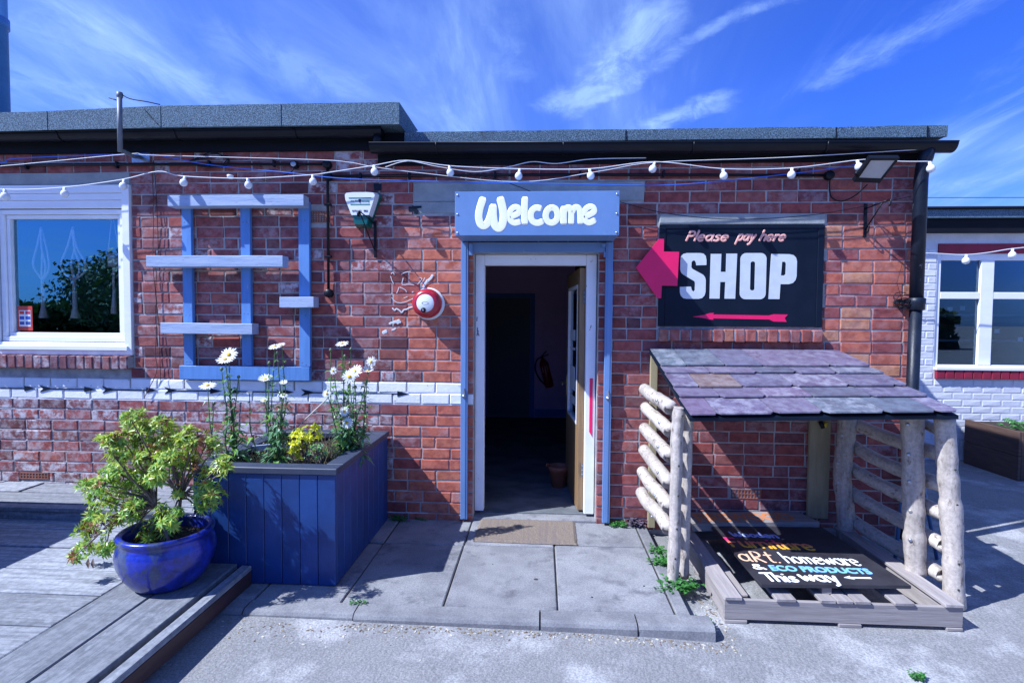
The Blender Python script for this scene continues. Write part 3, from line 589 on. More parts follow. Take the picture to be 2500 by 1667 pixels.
p.add(vs, [(i*4+k, i*4+4+k, i*4+5+k, i*4+1+k) for i in range(nx) for k in range(3)] + [(0, 1, 2, 3), (nx*4+3, nx*4+2, nx*4+1, nx*4)]); p.build('felt_strip', FELT, ROOF2)
for x in (.60, 2.09, 2.72):
    p = MB(); p.box(x, x+.006, -.1125, -.10, 2.89, 2.962); p.build('felt_seam', BLKW, ROOF2)
# fascias and gutters
fb = MB(); fb.box(-7.0, -1.05, -.032, -.002, 2.862, 2.985); fb.build('fascia', BLKW, BLD)
fb = MB(); fb.box(-1.045, 2.83, -.034, -.002, 2.790, 2.884); fb.box(-1.262, -1.0, -.030, -.001, 2.745, 2.861); fb.box(-1.0, 2.80, -.022, -.001, 2.745, 2.789); fb.build('fascia', BLKW, BLD)
def gutter(x0, x1, yc, zc_, r_, dz=0.0):
    gm = MB(); n_ = 10; o1 = []; 
    for x, dzz in ((x0, 0), (x1, dz)):
        for k in range(n_+1):
            a = math.pi + math.pi*k/n_; o1.append((x, yc+r_*math.cos(a), zc_+dzz+r_*math.sin(a)))
        for k in range(n_, -1, -1):
            a = math.pi + math.pi*k/n_; o1.append((x, yc+(r_-.006)*math.cos(a), zc_+dzz+(r_-.006)*math.sin(a)))
    m_ = 2*(n_+1); gm.add(o1, [(i, (i+1) % m_, (i+1) % m_+m_, i+m_) for i in range(m_)] + [(0, 1, m_-2, m_-1)], 0, True)
    gm.rod((x0, yc-r_+.003, zc_), (x1, yc-r_+.003, zc_+dz), .007, 8)
    for e, s_ in ((x0, 1), (x1, -1)):
        cp = [(e, yc+r_*math.cos(math.pi+math.pi*k/n_), zc_+(dz if e == x1 else 0)+r_*math.sin(math.pi+math.pi*k/n_)) for k in range(n_+1)]
        gm.add(cp, [tuple(range(n_+1))])
    G_ = gm.build('gutter', BLK, BLD)
    x = x0+.5
    while x < x1-.1:
        zb = zc_ + dz*(x-x0)/(x1-x0); b = MB(); pts = [(x, yc+(r_+.004)*math.cos(math.pi+math.pi*k/8), zb+(r_+.004)*math.sin(math.pi+math.pi*k/8)) for k in range(9)]
        b.tube(pts, .006, 6); b.build('gutter_bracket', BLK, G_); x += .93
    return G_
gutter(-7.0, -1.20, -.108, 2.985, .058); gutter(-1.283, 2.89, -.118, 2.868, .062, -.035)
op = MB(); op.tube([(-1.24, -.11, 2.955), (-1.24, -.11, 2.86)], [.036, .034], 14); op.build('gutter_outlet', BLK, BLD)
# drainpipe
dp = MB(); dp.tube([(2.72, -.118, 2.80), (2.72, -.105, 2.74), (2.712, -.09, 2.69), (2.706, -.085, 2.60), (2.703, -.085, 1.74)], [.05, .046, .044, .044, .044], 18); dp.tube([(2.703, -.085, 1.74), (2.69, -.085, -.02)], .040, 18)
DP = dp.build('drainpipe', IRON, BLD)
cl_ = MB(); cl_.lathe([(.044, 1.66), (.054, 1.665), (.054, 1.70), (.058, 1.71), (.058, 1.745), (.045, 1.75)], (2.703, -.085, 0), 18); cl_.box(2.60, 2.66, -.06, .0, 1.71, 1.735); cl_.build('pipe_collar', IRON, DP)
tw = MB()
for k in range(9):
    a0 = R.uniform(0, 6.28); cx, cz = 2.60+R.uniform(-.02, .03), 1.73+R.uniform(-.03, .03); rr_ = R.uniform(.03, .06)
    tw.tube([(cx+rr_*math.cos(a0+t*.7), -.10+R.uniform(-.01, .01), cz+rr_*.6*math.sin(a0+t*.7)) for t in range(8)], .003, 5)
tw.tube([(2.60, -.08, 1.75), (2.58, -.06, 1.86), (2.62, -.05, 2.0)], .0015, 5); tw.build('knotted_cable', CABK, DP)
# left window
WIN = MB()
for z0, z1, yy in ((2.553, 2.617, -.018), (2.500, 2.551, -.010), (2.437, 2.498, -.004)): WIN.box(-4.47, -3.325, yy, .12, z0, z1, bev=.003)
WIN.box(-3.324, -3.263, -.020, .12, 1.275, 2.617, bev=.003); WIN.box(-4.47, -4.395, -.020, .12, 1.275, 2.435, bev=.003)
WIN.box(-4.394, -3.326, -.006, .12, 1.345, 1.366, bev=.003)
WI = WIN.build('window', UPVC, BLD)
s_ = MB(); a0, a1, b0, b1 = -4.382, -3.332, 1.372, 2.430
for (q, yy, wdt) in ((0, .012, .038), (.040, .030, .030)):
    s_.box(a0+q, a1-q, yy, .10, b1-q-wdt, b1-q, bev=.004); s_.box(a0+q, a1-q, yy, .10, b0+q, b0+q+wdt, bev=.004)
    s_.box(a0+q, a0+q+wdt, yy+.001, .10, b0+q+wdt, b1-q-wdt, bev=.004); s_.box(a1-q-wdt, a1-q, yy+.001, .10, b0+q+wdt, b1-q-wdt, bev=.004)
s_.build('window_frame', UPVC, WI)
s_ = MB(); s_.add([(-4.31, .063, 1.443), (-3.40, .063, 1.443), (-3.40, .063, 2.36), (-4.31, .063, 2.36)], [(0, 1, 2, 3)]); s_.build('pane', GLS, WI)
s_ = MB(); s_.box(-4.394, -3.290, -.034, .10, 1.304, 1.342, bev=.004); s_.box(-4.47, -3.268, -.012, .10, 1.266, 1.302, bev=.003); s_.build('window_sill', UPVC, WI)
# interior shells (display room, entrance room)
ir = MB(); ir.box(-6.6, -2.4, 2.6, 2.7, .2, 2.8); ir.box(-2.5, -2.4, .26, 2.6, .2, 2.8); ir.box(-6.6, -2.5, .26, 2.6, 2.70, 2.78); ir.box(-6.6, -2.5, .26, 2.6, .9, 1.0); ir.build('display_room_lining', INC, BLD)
ir = MB(); ir.box(-1.5, .60, 4.40, 4.48, .0, 2.45); ir.build('inner_wall', INW, BLD)
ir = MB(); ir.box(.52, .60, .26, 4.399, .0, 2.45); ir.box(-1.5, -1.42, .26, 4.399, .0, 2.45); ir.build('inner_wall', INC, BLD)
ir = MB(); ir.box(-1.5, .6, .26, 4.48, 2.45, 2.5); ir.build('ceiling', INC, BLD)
ir = MB(); ir.box(-1.5, .6, .12, 4.5, -.06, .03); ir.build('floor', INF, BLD)
ir = MB(); ir.box(-.53, .44, .005, .125, -.06, .022, bev=.006); ir.build('doorstep', SLAB, BLD)
idr = MB()
for a, b_, c_, d_ in ((-.91, -.84, .03, 1.99), (-.175, -.105, .03, 1.99), (-.84, -.175, 1.92, 1.99)): idr.box(a, b_, 4.36, 4.399, c_, d_)
ID = idr.build('inner_doorway', INB, BLD)
q = MB(); q.box(-.838, -.177, 4.375, 4.398, .04, 1.918)
for zz_ in (.25, 1.05):
    for x_ in (-.76, -.48): q.box(x_, x_+.22, 4.366, 4.375, zz_, zz_+.62)
q.build('inner_door', M('dim_inner_door_paint', (.13, .15, .20), rough=.7, bump=0), ID)
q = MB(); q.box(-.10, .5, 4.384, 4.399, .04, .16); q.build('skirting', INB, BLD)
# door frame + open door
df = MB(); df.box(-.520, -.449, .078, .16, .05, 2.079, bev=.004); df.box(.346, .424, .078, .16, .045, 2.079, bev=.004); df.box(-.448, .345, .079, .16, 1.998, 2.079, bev=.004); DFO = df.build('door_frame', DFR, BLD)
q = MB(); q.prism([(.380, .70), (.404, .66), (.404, 1.12), (.380, 1.12)], .074, .079); q.build('red_push_strip', PINK, DFO)
st = MB(); strokes(st, [[(-.503, .0775, 1.50), (-.500, .0775, 1.47), (-.507, .0775, 1.445)], [(-.500, .0775, 1.47), (-.490, .0775, 1.445)], [(-.505, .0775, 1.485), (-.494, .0775, 1.478)], [(-.503, .0775, 1.507), (-.502, .0775, 1.500)], [(-.508, .0775, 1.56), (-.506, .0775, 1.59)]], .0035); st.build('ink_doodle', INKB, DFO)
DH = (.345, .165); ang = math.atan2(.93-.165, .285-.345)
rotd = Matrix.Rotation(ang, 3, 'Z'); Wd = .78
def dbox(mb, u0, u1, t0, t1, z0, z1, mi=0, bev=0.0):
    b = MB(); b.box(u0, u1, t0, t1, z0, z1, mi, bev=bev); vs = [tuple(rotd @ Vector(p) + Vector((DH[0], DH[1], 0))) for p in b.v]; mb.add(vs, b.f, mi)
dd = MB(); T0, T1 = .0, .045
dbox(dd, 0, .10, T0, T1, .045, 1.985, bev=.002); dbox(dd, Wd-.10, Wd, T0, T1, .045, 1.985, bev=.002); dbox(dd, .1, Wd-.1, T0, T1, 1.86, 1.985); dbox(dd, .1, Wd-.1, T0, T1, .045, .72)
DOOR = dd.build('door', OAK, BLD)
q = MB()
for a, b_, c_, d_ in ((.10, .125, .72, 1.86), (Wd-.125, Wd-.10, .72, 1.86), (.125, Wd-.125, 1.835, 1.86), (.125, Wd-.125, .72, .745)): dbox(q, a, b_, -.003, .048, c_, d_)
q.build('glazing_bead', UPVC, DOOR)
q = MB(); dbox(q, .125, Wd-.125, .02, .026, .745, 1.835); q.build('pane', GLS2, DOOR)
q = MB()
for z_, h_ in ((1.40, .09), (1.32, .02), (.98, .20), (.86, .07)): dbox(q, .2, .5, .0475, .0485, z_, z_+h_)
q.build('notice', WPL, DOOR)
q = MB()
for sgn in (0, 1):
    t_ = .046 if sgn else -.006; dbox(q, Wd-.07, Wd-.035, t_, t_+.006, .88, 1.06)
hx = rotd @ Vector((Wd-.05, .06, 0)) + Vector((DH[0], DH[1], .99)); hx2 = rotd @ Vector((Wd-.05, .10, 0)) + Vector((DH[0], DH[1], .99)); hx3 = rotd @ Vector((Wd-.16, .10, 0)) + Vector((DH[0], DH[1], .985)); q.tube([hx, hx2, hx3], .008, 8); q.build('handle', BRASS, DOOR)
for z_ in (.32, 1.70):
    q = MB(); q.box(.326, .343, .150, .158, z_, z_+.11)
    for k in range(3): q.lathe([(0, -.002), (.004, -.002), (.004, 0)], (.335, .150, z_+.02+.035*k), 8, 1, 'y')
    q.build('hinge', [STEELG, ZINC], DOOR)
# flue on roof
q = MB(); q.lathe([(.0, 3.1), (.125, 3.1), (.125, 4.70), (.14, 4.70), (.14, 4.80), (.125, 4.80), (.125, 5.9), (0, 5.9)], (-5.955, 1.5, 0), 24)
tag(q.build('flue_pipe', FLUE), 'tall blue flue pipe standing on the roof behind the window', 'flue')
# roller shutter guides + box
SH = thing('roller_shutter', (-.04, -.1, 0), 'pale blue shutter box over the door with white painted Welcome lettering and side rails', 'shutter')
q = MB(); q.box(-.615, .532, -.345, -.335, 2.161, 2.466, bev=.002); q.box(-.613, .530, -.334, -.004, 2.452, 2.464); q.box(-.613, -.602, -.334, -.004, 2.163, 2.451); q.box(.519, .530, -.334, -.004, 2.163, 2.451); q.box(-.601, .518, -.334, -.06, 2.163, 2.172); SHB = q.build('shutter_box', BLUE, SH)
for x, z in ((-.597, 2.444), (.514, 2.444), (-.597, 2.180), (.514, 2.180), (-.597, 2.31), (.514, 2.31)):
    q = MB(); q.lathe([(.0, -.005), (.006, -.004), (.008, 0)], (x, -.345, z), 8, 0, 'y'); q.build('screw', ZINC, SHB)
for i, (x0, x1) in enumerate(((-.617, -.563), (.478, .533))):
    q = MB(); q.box(x0, x1, -.042, -.004, .022, 2.160, bev=.002); q.box(x0+.016, x1-.016, -.046, -.0425, .03, 2.155); rl = q.build('guide_rail', BLUE, SH)
    c = MB(); cx = (x0+x1)/2; c.lathe([(.0, -.034), (.006, -.033), (.007, -.02), (.014, -.018), (.016, 0)], (cx, -.046, .985), 12, 0, 'y'); c.prism([(cx-.012, .985), (cx+.012, .985), (cx+.003, 1.045), (cx-.003, 1.045)], -.062, -.047); c.build('locking_cleat', ZINC, rl)
q = MB(); q.box(-.562, .477, -.030, -.003, 2.083, 2.160, bev=.003); q.box(-.555, -.527, -.055, -.031, 2.06, 2.145); q.box(.445, .475, -.055, -.031, 2.12, 2.145); q.box(.462, .476, -.050, -.031, 2.045, 2.085); q.build('shutter_curtain_edge', BLUE, SH)
def wp(x, y): return (-.615 + (x-692)*.001268, -.3455, 2.466 - (y-598)*.001275)
q = MB()
def wst(pts, r_): strokes(q, [[wp(*p) for p in smooth(pts, 5)]], r_*.001270*1.28, k=.03)
wst([(848,640),(832,690),(826,735),(836,775),(856,785),(878,765),(895,720),(905,680)], 17); wst([(905,680),(906,730),(914,775),(933,798),(955,782),(964,735),(958,685),(946,640)], 18)
wst([(998,738),(1025,728),(1050,712),(1046,690),(1024,684),(1004,700),(996,730),(1004,758),(1024,770),(1052,764)], 13); wst([(1081,638),(1079,700),(1081,770)], 15)
wst([(1166,692),(1142,688),(1120,704),(1114,735),(1126,762),(1152,771),(1176,762)], 14); wst([(1228,686),(1206,700),(1196,730),(1206,760),(1230,770),(1254,756),(1262,728),(1252,698),(1228,686)], 14)
wst([(1294,690),(1294,735),(1295,770)], 15); wst([(1296,712),(1310,690),(1328,690),(1336,712),(1336,770)], 13); wst([(1340,712),(1354,688),(1374,690),(1384,714),(1386,770)], 13)
wst([(1404,738),(1432,728),(1460,710),(1454,688),(1432,684),(1412,700),(1404,730),(1412,758),(1434,770),(1462,758)], 13)
q.build('welcome_lettering', LETB, SHB)
# shop sign
SGN = thing('shop_sign', (1.48, 0, 1.527), 'large black painted sign board reading Please pay here SHOP on the brick wall', 'sign')
q = MB(); q.box(.881, .927, -.012, .02, 1.529, 2.288, bev=.002); q.box(2.040, 2.084, -.012, .02, 1.529, 2.288, bev=.002); q.box(.928, 2.039, -.012, .02, 2.265, 2.288); q.build('sign_frame', SIGNK, SGN)
q = MB(); q.box(.929, 2.038, -.007, .018, 1.531, 2.264); SBD = q.build('sign_panel', SIGNK, SGN)
def s1(x, y): return (.881 + (x-375)*.001044, 2.291 - (y-486)*.001076)
def curvepart(name, polys, y, m, parent, ext=.0012):
    cu = bpy.data.curves.new(name, 'CURVE'); cu.dimensions = '2D'; cu.fill_mode = 'BOTH'; cu.extrude = ext
    for pl in polys:
        sp = cu.splines.new('POLY'); sp.points.add(len(pl)-1); sp.use_cyclic_u = True
        for i, (a, b_) in enumerate(pl): sp.points[i].co = (a, b_, 0, 1)
    tmp = bpy.data.objects.new('tmp', cu); C.objects.link(tmp); dg = bpy.context.evaluated_depsgraph_get(); me = bpy.data.meshes.new_from_object(tmp.evaluated_get(dg)); bpy.data.objects.remove(tmp)
    me.materials.clear(); me.materials.append(m); me.transform(Matrix.Rotation(math.pi/2, 4, 'X')); o = link(name, me, parent, (0, y, 0)); return o
def rr(x0, x1, y0, y1, r_, c=(1, 1, 1, 1), n=5):
    out = []
    for (cx, cy, a0, on) in ((x0+r_, y0+r_, 180, c[0]), (x1-r_, y0+r_, 270, c[1]), (x1-r_, y1-r_, 0, c[2]), (x0+r_, y1-r_, 90, c[3])):
        if on: out += [(cx+r_*math.cos(math.radians(a0+90*k/n)), cy+r_*math.sin(math.radians(a0+90*k/n))) for k in range(n+1)]
        else: out.append((cx+(r_ if a0 in (270, 0) else -r_), cy+(r_ if a0 in (0, 90) else -r_)))
    return out
S_ = [(710,765),(710,730),(704,702),(688,686),(665,682),(570,682),(545,688),(530,705),(525,730),(525,795),(532,818),(548,832),(628,878),(632,890),(632,938),(622,950),(610,938),(604,915),(525,917),(526,955),(534,980),(552,996),(575,1000),(660,1000),(685,994),(702,975),(708,950),(708,870),(702,848),(688,832),(612,792),(604,780),(605,745),(615,733),(628,735),(636,750),(638,767)]
H_ = [(740,688),(814,688),(812,812),(848,812),(849,686),(925,686),(918,998),(842,998),(845,882),(810,882),(808,998),(736,998)]
O1 = rr(949, 1131, 682, 1001, 40); O2 = rr(1020, 1052, 740, 940, 14)
P1 = [(1163,688),(1290,690),(1318,696),(1336,714),(1343,740),(1343,840),(1336,868),(1318,888),(1290,896),(1232,896),(1228,999),(1150,999)]; P2 = [(1240,742),(1258,742),(1266,752),(1266,826),(1256,836),(1234,836)]
for nm, pl in (('letter_s', [S_]), ('letter_h', [H_]), ('letter_o', [O1, O2]), ('letter_p', [P1, P2])): curvepart(nm, [[s1(*p) for p in poly] for poly in pl], -.0085, LETW, SBD)
q = MB()
z5_ = lambda x, y: (.881 + ((x/5.1130+60)*2.868-375)*.001044, -.0085, 2.291 - ((y/5.113+140)*2.868-486)*.001076)
for tx, xa, xb, yb in (('Please', 690, 1215, 348), ('pay', 1330, 1545, 345), ('here', 1610, 1925, 348)):
    p0, p1 = z5_(xa, yb), z5_(xb, yb+6); brush(q, tx, p0, (Vector(p1)-Vector(p0)).normalized(), (0, 0, 1), (Vector(p1)-Vector(p0)).length, .046, .0085, (0, -1, 0), .45)
q.build('please_pay_here_lettering', LETP, SBD)
ap = [(620,1125),(700,1112),(745,1098),(772,1098),(764,1108),(1155,1113),(1192,1104),(1290,1106),(1268,1130),(1282,1157),(1190,1155),(1160,1141),(764,1136),(770,1146),(740,1143),(700,1134)]
q = MB(); q.prism([(a, b_) for a, b_ in (s1(*p) for p in ap)], -.0095, -.0072); q.build('painted_thin_arrow', PINK, SBD)
q = MB(); q.prism([s1(*p) for p in [(205,785),(362,998),(388,998),(390,910),(500,912),(508,677),(400,675),(400,588),(365,588)]], -.040, -.022)
q.box(.93, .96, -.0215, -.0125, 2.0, 2.02)
tag(q.build('arrow_board', PINK), 'magenta arrow shaped board pointing to the door from the black shop sign', 'arrow sign')
# ================================================================== TRELLIS
TR = thing('wall_trellis', (-2.35, -.05, 1.09), 'blue timber trellis of three uprights and four pale cross beams on the brick wall', 'trellis')
for x0, x1 in ((-2.817, -2.741), (-2.345, -2.268), (-1.883, -1.797)):
    q = MB(); q.box(x0, x1, -.044, -.009, 1.196, 2.47, bev=.003); up = q.build('upright', TPOST, TR)
    for zc_ in (2.32, 1.22, 1.60): 
        for dx in (.022, .052):
            n_ = MB(); n_.lathe([(0, -.002), (.004, -.001), (.005, 0)], (x0+dx, -.044, zc_+R.uniform(-.01, .01)), 6, 0, 'y'); n_.build('nail', STEELG, up)
q = MB(); q.box(-2.852, -1.800, -.052, -.009, 1.085, 1.193, bev=.003, jit=.001); q.build('bottom_board', TPOST, TR)
for x0, x1, z0, z1 in ((-2.857, -1.797, 2.419, 2.502), (-3.037, -1.963, 1.960, 2.045), (-2.932, -2.207, 1.447, 1.530), (-1.990, -1.726, 1.654, 1.735)):
    q = MB(); n_ = 8; pr = []
    for i in range(n_+1):
        x = x0+(x1-x0)*i/n_; dz_ = noise.noise(Vector((x*3, z0, 0)))*.005
        pr.append((x, dz_))
    vs = []
    for x, dz_ in pr: vs += [(x, -.142, z0+dz_+.003), (x, -.138, z0+dz_), (x, -.0455, z0+dz_), (x, -.0455, z1+dz_), (x, -.138, z1+dz_), (x, -.142, z1+dz_-.003)]
    fs = [(i*6+k, i*6+(k+1) % 6, i*6+6+(k+1) % 6, i*6+6+k) for i in range(n_) for k in range(6)] + [tuple(range(5, -1, -1)), tuple(n_*6+k for k in range(6))]
    q.add(vs, [f[::-1] for f in fs]); q.build('beam', BEAMM, TR)
# ================================================================== CABLES, LIGHTS, FITTINGS ON WALL
def sagline(p, k=5): return smooth([tuple(a) for a in p], k)
A = [(-4.175,2.548),(-3.682,2.558),(-3.201,2.614),(-2.908,2.674),(-2.714,2.637),(-2.223,2.617),(-1.726,2.639),(-1.596,2.654),(-1.261,2.702),(-1.006,2.738),(-.673,2.695),(-.168,2.67),(.34,2.666),(.803,2.712),(1.286,2.658),(1.768,2.66),(2.257,2.714),(2.511,2.699),(2.702,2.697)]
LS = thing('festoon_lights', (-.7, -.17, 2.5), 'white festoon light string with opal globe bulbs under the gutters of the brick shop', 'string lights')
q = MB(); q.tube(sagline([(-4.9, -.17, 2.60)] + [(x, -.17, z) for x, z in A]), .0034, 6); q.build('cable', CAB, LS)
BX = [(-4.135,2.548),(-3.654,2.556),(-3.177,2.612),(-2.70,2.634),(-2.207,2.617),(-1.713,2.641),(-1.245,2.702),(-.684,2.696),(-.168,2.668),(.338,2.666),(.804,2.708),(1.286,2.656),(1.765,2.658),(2.21,2.708),(2.702,2.695)]
bm = MB(); bm.lathe([(0, 0), (.0115, 0), (.0125, -.03), (.010, -.034)], (0, 0, 0), 12, 0); SOCK = None
bulb = None
for i, (x, z) in enumerate(BX):
    if bulb is None:
        b1 = MB(); b1.lathe([(.0, .002), (.0115, .0), (.0125, -.024), (.014, -.030)], (x, -.17, z), 14, 1); pr = [(.014, -.026), (.023, -.033), (.0295, -.045), (.0315, -.057), (.0295, -.070), (.021, -.082), (.010, -.0875), (0, -.0885)]; b1.lathe(pr, (x, -.17, z), 16, 0)
        bulb = b1.build('bulb', [BULB, WPL], LS, (x, -.17, z))
    else:
        c = clone(bulb, LS, (x, -.17+R.uniform(-.006, .006), z)); c.scale = (.88, .88, .88); c.rotation_euler = (R.uniform(-.25, .25), R.uniform(-.35, .35), 0)
def cable(name, pts, r_, m, label, k=6):
    q = MB(); q.tube(sagline(pts, k), r_, 6); return tag(q.build(name, m), label, 'cable')
Bc = [(-4.9,2.70),(-4.19,2.73),(-3.157,2.812),(-2.961,2.801),(-1.733,2.757),(-1.448,2.735),(-1.257,2.699),(-.891,2.65),(-.168,2.581),(.402,2.652),(.82,2.714),(1.715,2.74),(2.639,2.786)]
cable('catenary_wire', [(x, -.15, z) for x, z in Bc], .0026, CAB, 'thin pale support wire sagging above the festoon bulbs from the roof bracket to the drainpipe')
Cc = [(-4.9,2.75),(-4.242,2.768),(-4.104,2.803),(-3.211,2.828),(-2.977,2.819),(-2.542,2.739),(-1.898,2.672),(-1.467,2.626),(-.649,2.597),(.169,2.576),(.833,2.562),(1.283,2.587),(1.928,2.654),(2.273,2.703)]
cable('network_cable', [(x, -.10, z) for x, z in Cc], .0036, CABB, 'bright blue cable drooping behind the festoon lights along the top of the wall')
cable('slack_wire', [(.575, -.06, 2.451), (.864, -.06, 2.376), (1.18, -.05, 2.335), (1.5, -.045, 2.323), (1.95, -.045, 2.35), (2.33, -.05, 2.411), (2.659, -.06, 2.481)], .0028, CABK, 'slack black wire hanging across the cement lintel above the black shop sign')
cable('short_wire', [(-.72, -.07, 2.76), (-.653, -.07, 2.694), (-.3, -.06, 2.61), (-.015, -.05, 2.505)], .0028, CABK, 'short black wire running down to the top of the Welcome box')
cable('white_lead', [(-1.17, -.14, 2.70), (-1.0, -.14, 2.742), (-.78, -.14, 2.70), (-.5, -.12, 2.665), (-.25, -.12, 2.70), (-.08, -.12, 2.735), (.1, -.12, 2.72), (.35, -.12, 2.75), (.75, -.12, 2.755)], .003, CAB, 'white lead looped under the gutter above the Welcome box')
cable('rusty_wire', [(-3.06, -.03, 2.80), (-3.06, -.02, 2.4), (-3.075, -.018, 2.0), (-3.05, -.018, 1.6), (-3.07, -.018, 1.3), (-3.06, -.018, 1.15), (-3.13, -.018, 1.0), (-3.17, -.018, .93)], .0028, WIRE, 'rusty wire hanging down the bricks from the roof bracket beside the window')
cable('loose_wire', [(-3.045, -.03, 2.80), (-3.035, -.02, 2.5), (-3.03, -.018, 2.1), (-3.055, -.018, 1.8), (-3.035, -.018, 1.5), (-3.03, -.02, 1.18), (-3.02, -.03, 1.05)], .0022, CABK, 'thin black wire hanging down the bricks between the window and the trellis')
# conduit
CO = thing('wall_conduit', (-1.66, -.02, 2.7), 'black plastic conduit with junction boxes running along the top of the brick wall', 'conduit')
q = MB(); q.tube([(-5.0, -.024, 2.772), (-3.2, -.024, 2.770), (-1.668, -.024, 2.758)], .0105, 10); q.tube([(-1.657, -.024, 2.75), (-1.657, -.024, 2.668), (-1.656, -.024, 1.80)], .0105, 10); q.tube([(-1.66, -.024, 2.667), (.175, -.024, 2.664), (2.096, -.024, 2.644)], .0105, 10); q.build('tube', BLK, CO)
for x, z in ((-1.662, 2.757), (-1.657, 2.667), (-1.656, 1.768), (2.100, 2.645)):
    q = MB(); q.lathe([(0, -.045), (.028, -.043), (.033, -.036), (.034, 0)], (x, 0, z), 18, 0, 'y'); q.lathe([(0, -.0465), (.004, -.046)], (x+.012, 0, z), 8, 0, 'y'); q.build('junction_box', BLK, CO)
for x, z, v_ in [(a, 2.768, 0) for a in (-4.1, -3.35, -2.60, -2.08)] + [(a, 2.665, 0) for a in (-1.40, -1.02, -.36, .28, .9, 1.88)] + [(-1.657, a, 1) for a in (2.45, 2.05)]:
    q = MB()
    if v_: q.box(x-.026, x+.026, -.038, -.006, z-.008, z+.008, bev=.003)
    else: q.box(x-.008, x+.008, -.038, -.006, z-.026, z+.026, bev=.003)
    q.build('clip', BLK, CO)
q = MB(); q.lathe([(0, -.05), (.012, -.052), (.018, -.05), (.018, -.045), (.028, -.045), (.03, -.04), (.03, 0)], (-1.917, 0, 2.757), 18, 0, 'y', smooth=False)
SP = q.build('round_sensor', BLK); tag(SP, 'small round black sensor with a pale dial on the conduit above the trellis', 'sensor'); q = MB(); q.lathe([(.0, -.0530), (.019, -.0530), (.022, -.048)], (-1.917, 0, 2.757), 18, 0, 'y'); q.build('dial', ZINC, SP)
q = MB()
for k in range(5): q.tube(smooth([(-2.72+R.uniform(-.05, .05), -.03, 2.79), (-2.58+R.uniform(-.06, .06), -.04, 2.84+R.uniform(-.03, .02)), (-2.44, -.03, 2.80+R.uniform(-.03, .03)), (-2.55+R.uniform(-.1, .1), -.03, 2.745), (-2.72, -.03, 2.76)], 4), .0035, 5)
tag(q.build('coiled_cable', CABK), 'loose coil of black cable tucked behind the conduit near the roof bracket', 'cable')
# loose capsule lamps on the joint of cables
q = MB(); q.lathe([(.0, -.03), (.018, -.026), (.024, -.01), (.024, .0), (.0, .004)], (-2.385, -.10, 2.66), 12, 0, 'z'); SB_ = q.build('capsule_light', WPL); tag(SB_, 'small white capsule light dangling from the cable above the trellis', 'light')
cable('spliced_lead', [(-2.40, -.10, 2.65), (-2.30, -.10, 2.62), (-2.15, -.12, 2.605), (-2.02, -.10, 2.64), (-1.93, -.06, 2.69), (-1.90, -.05, 2.74)], .003, CABK, 'short spliced black lead between the capsule light and the round sensor')
# roof bracket (aerial arm)
BK = thing('aerial_bracket', (-3.16, 0, 2.79), 'grey steel aerial bracket with an upright mast fixed under the left roof edge', 'bracket')
q = MB(); q.box(-3.240, -3.092, -.008, -.001, 2.79, 2.883); q.build('wall_plate', ZINC, BK)
q = MB(); q.tube([(-3.17, -.01, 2.83), (-3.13, -.12, 2.80), (-3.098, -.30, 2.795)], .014, 10); q.tube([(-3.098, -.30, 2.782), (-3.094, -.30, 3.205)], .017, 12); q.lathe([(.0, 3.215), (.02, 3.21), (.022, 3.18), (.018, 3.17)], (-3.093, -.30, 0), 12); q.build('mast', STEELG, BK)
q = MB(); q.tube(smooth([(-3.09, -.30, 3.205), (-3.02, -.30, 3.165), (-2.90, -.29, 3.145), (-2.81, -.27, 3.13)], 4), .004, 6); q.tube([(-3.175, -.30, 3.172), (-3.10, -.30, 3.150)], .004, 6); q.tube(smooth([(-2.98, -.215, 3.13), (-2.93, -.212, 3.07), (-2.86, -.215, 3.0)], 3), .0025, 5); q.build('wire_tail', CABK, BK)
# alarm siren
SI = thing('alarm_siren', (-1.385, 0, 2.27), 'white and green wedge shaped alarm box printed data fire security beside the conduit', 'alarm box')
def sil(x, z, s_=1, dx=0): return (-1.378 + x*s_ + dx, 2.40 + z*s_)
po = [(-.130,.118),(-.118,.134),(-.06,.139),(.06,.139),(.114,.134),(.126,.118),(.118,.08),(.062,-.075),(.05,-.125),(-.05,-.125),(-.062,-.075),(-.128,.08)]
def frust(mb, poly, y0, y1, k, mi=0, cz=0.0):
    n_ = len(poly); vs = [(a*k - 1.378, y0, 2.40+cz+(b_-cz)*k) for a, b_ in poly] + [(a-1.378, y1, 2.40+b_) for a, b_ in poly]
    mb.add(vs, [tuple(range(n_))[::-1], tuple(range(n_, 2*n_))] + [(i, (i+1) % n_, (i+1) % n_+n_, i+n_) for i in range(n_)], mi)
q = MB(); frust(q, [(a*1.10, b_*1.04) for a, b_ in po], -.030, -.002, .97); q.build('green_backplate', GREENP, SI)
q = MB(); frust(q, [(-.050,-.005),(-.062,-.055),(.062,-.055),(.050,-.005)] and [(-.072,-.052),(.072,-.052),(.052,-.128),(-.052,-.128)][::-1], -.088, -.031, .88); q.build('green_lens', GREENP, SI)
q = MB(); frust(q, [(-.130,.118),(-.118,.134),(-.06,.140),(.06,.140),(.114,.134),(.126,.118),(.118,.08),(.074,-.050),(-.074,-.050),(-.126,.08)], -.100, -.031, .90); WC = q.build('white_cover', WPL, SI)
for z_, a_, b_ in ((2.483, -.087, .087), (2.435, -.074, .074)):
    q = MB(); q.box(-1.378+a_, -1.378+b_, -.1022, -.1002, z_-.0035, z_+.0035); q.build('green_stripe', DGR, WC)
fontpart('data_fire_lettering', 'data fire', (-1.452, -.1012, 2.452), .022, DGR, WC, width=.060); fontpart('security_lettering', 'security', (-1.364, -.1012, 2.452), .022, DGR, WC, width=.058)
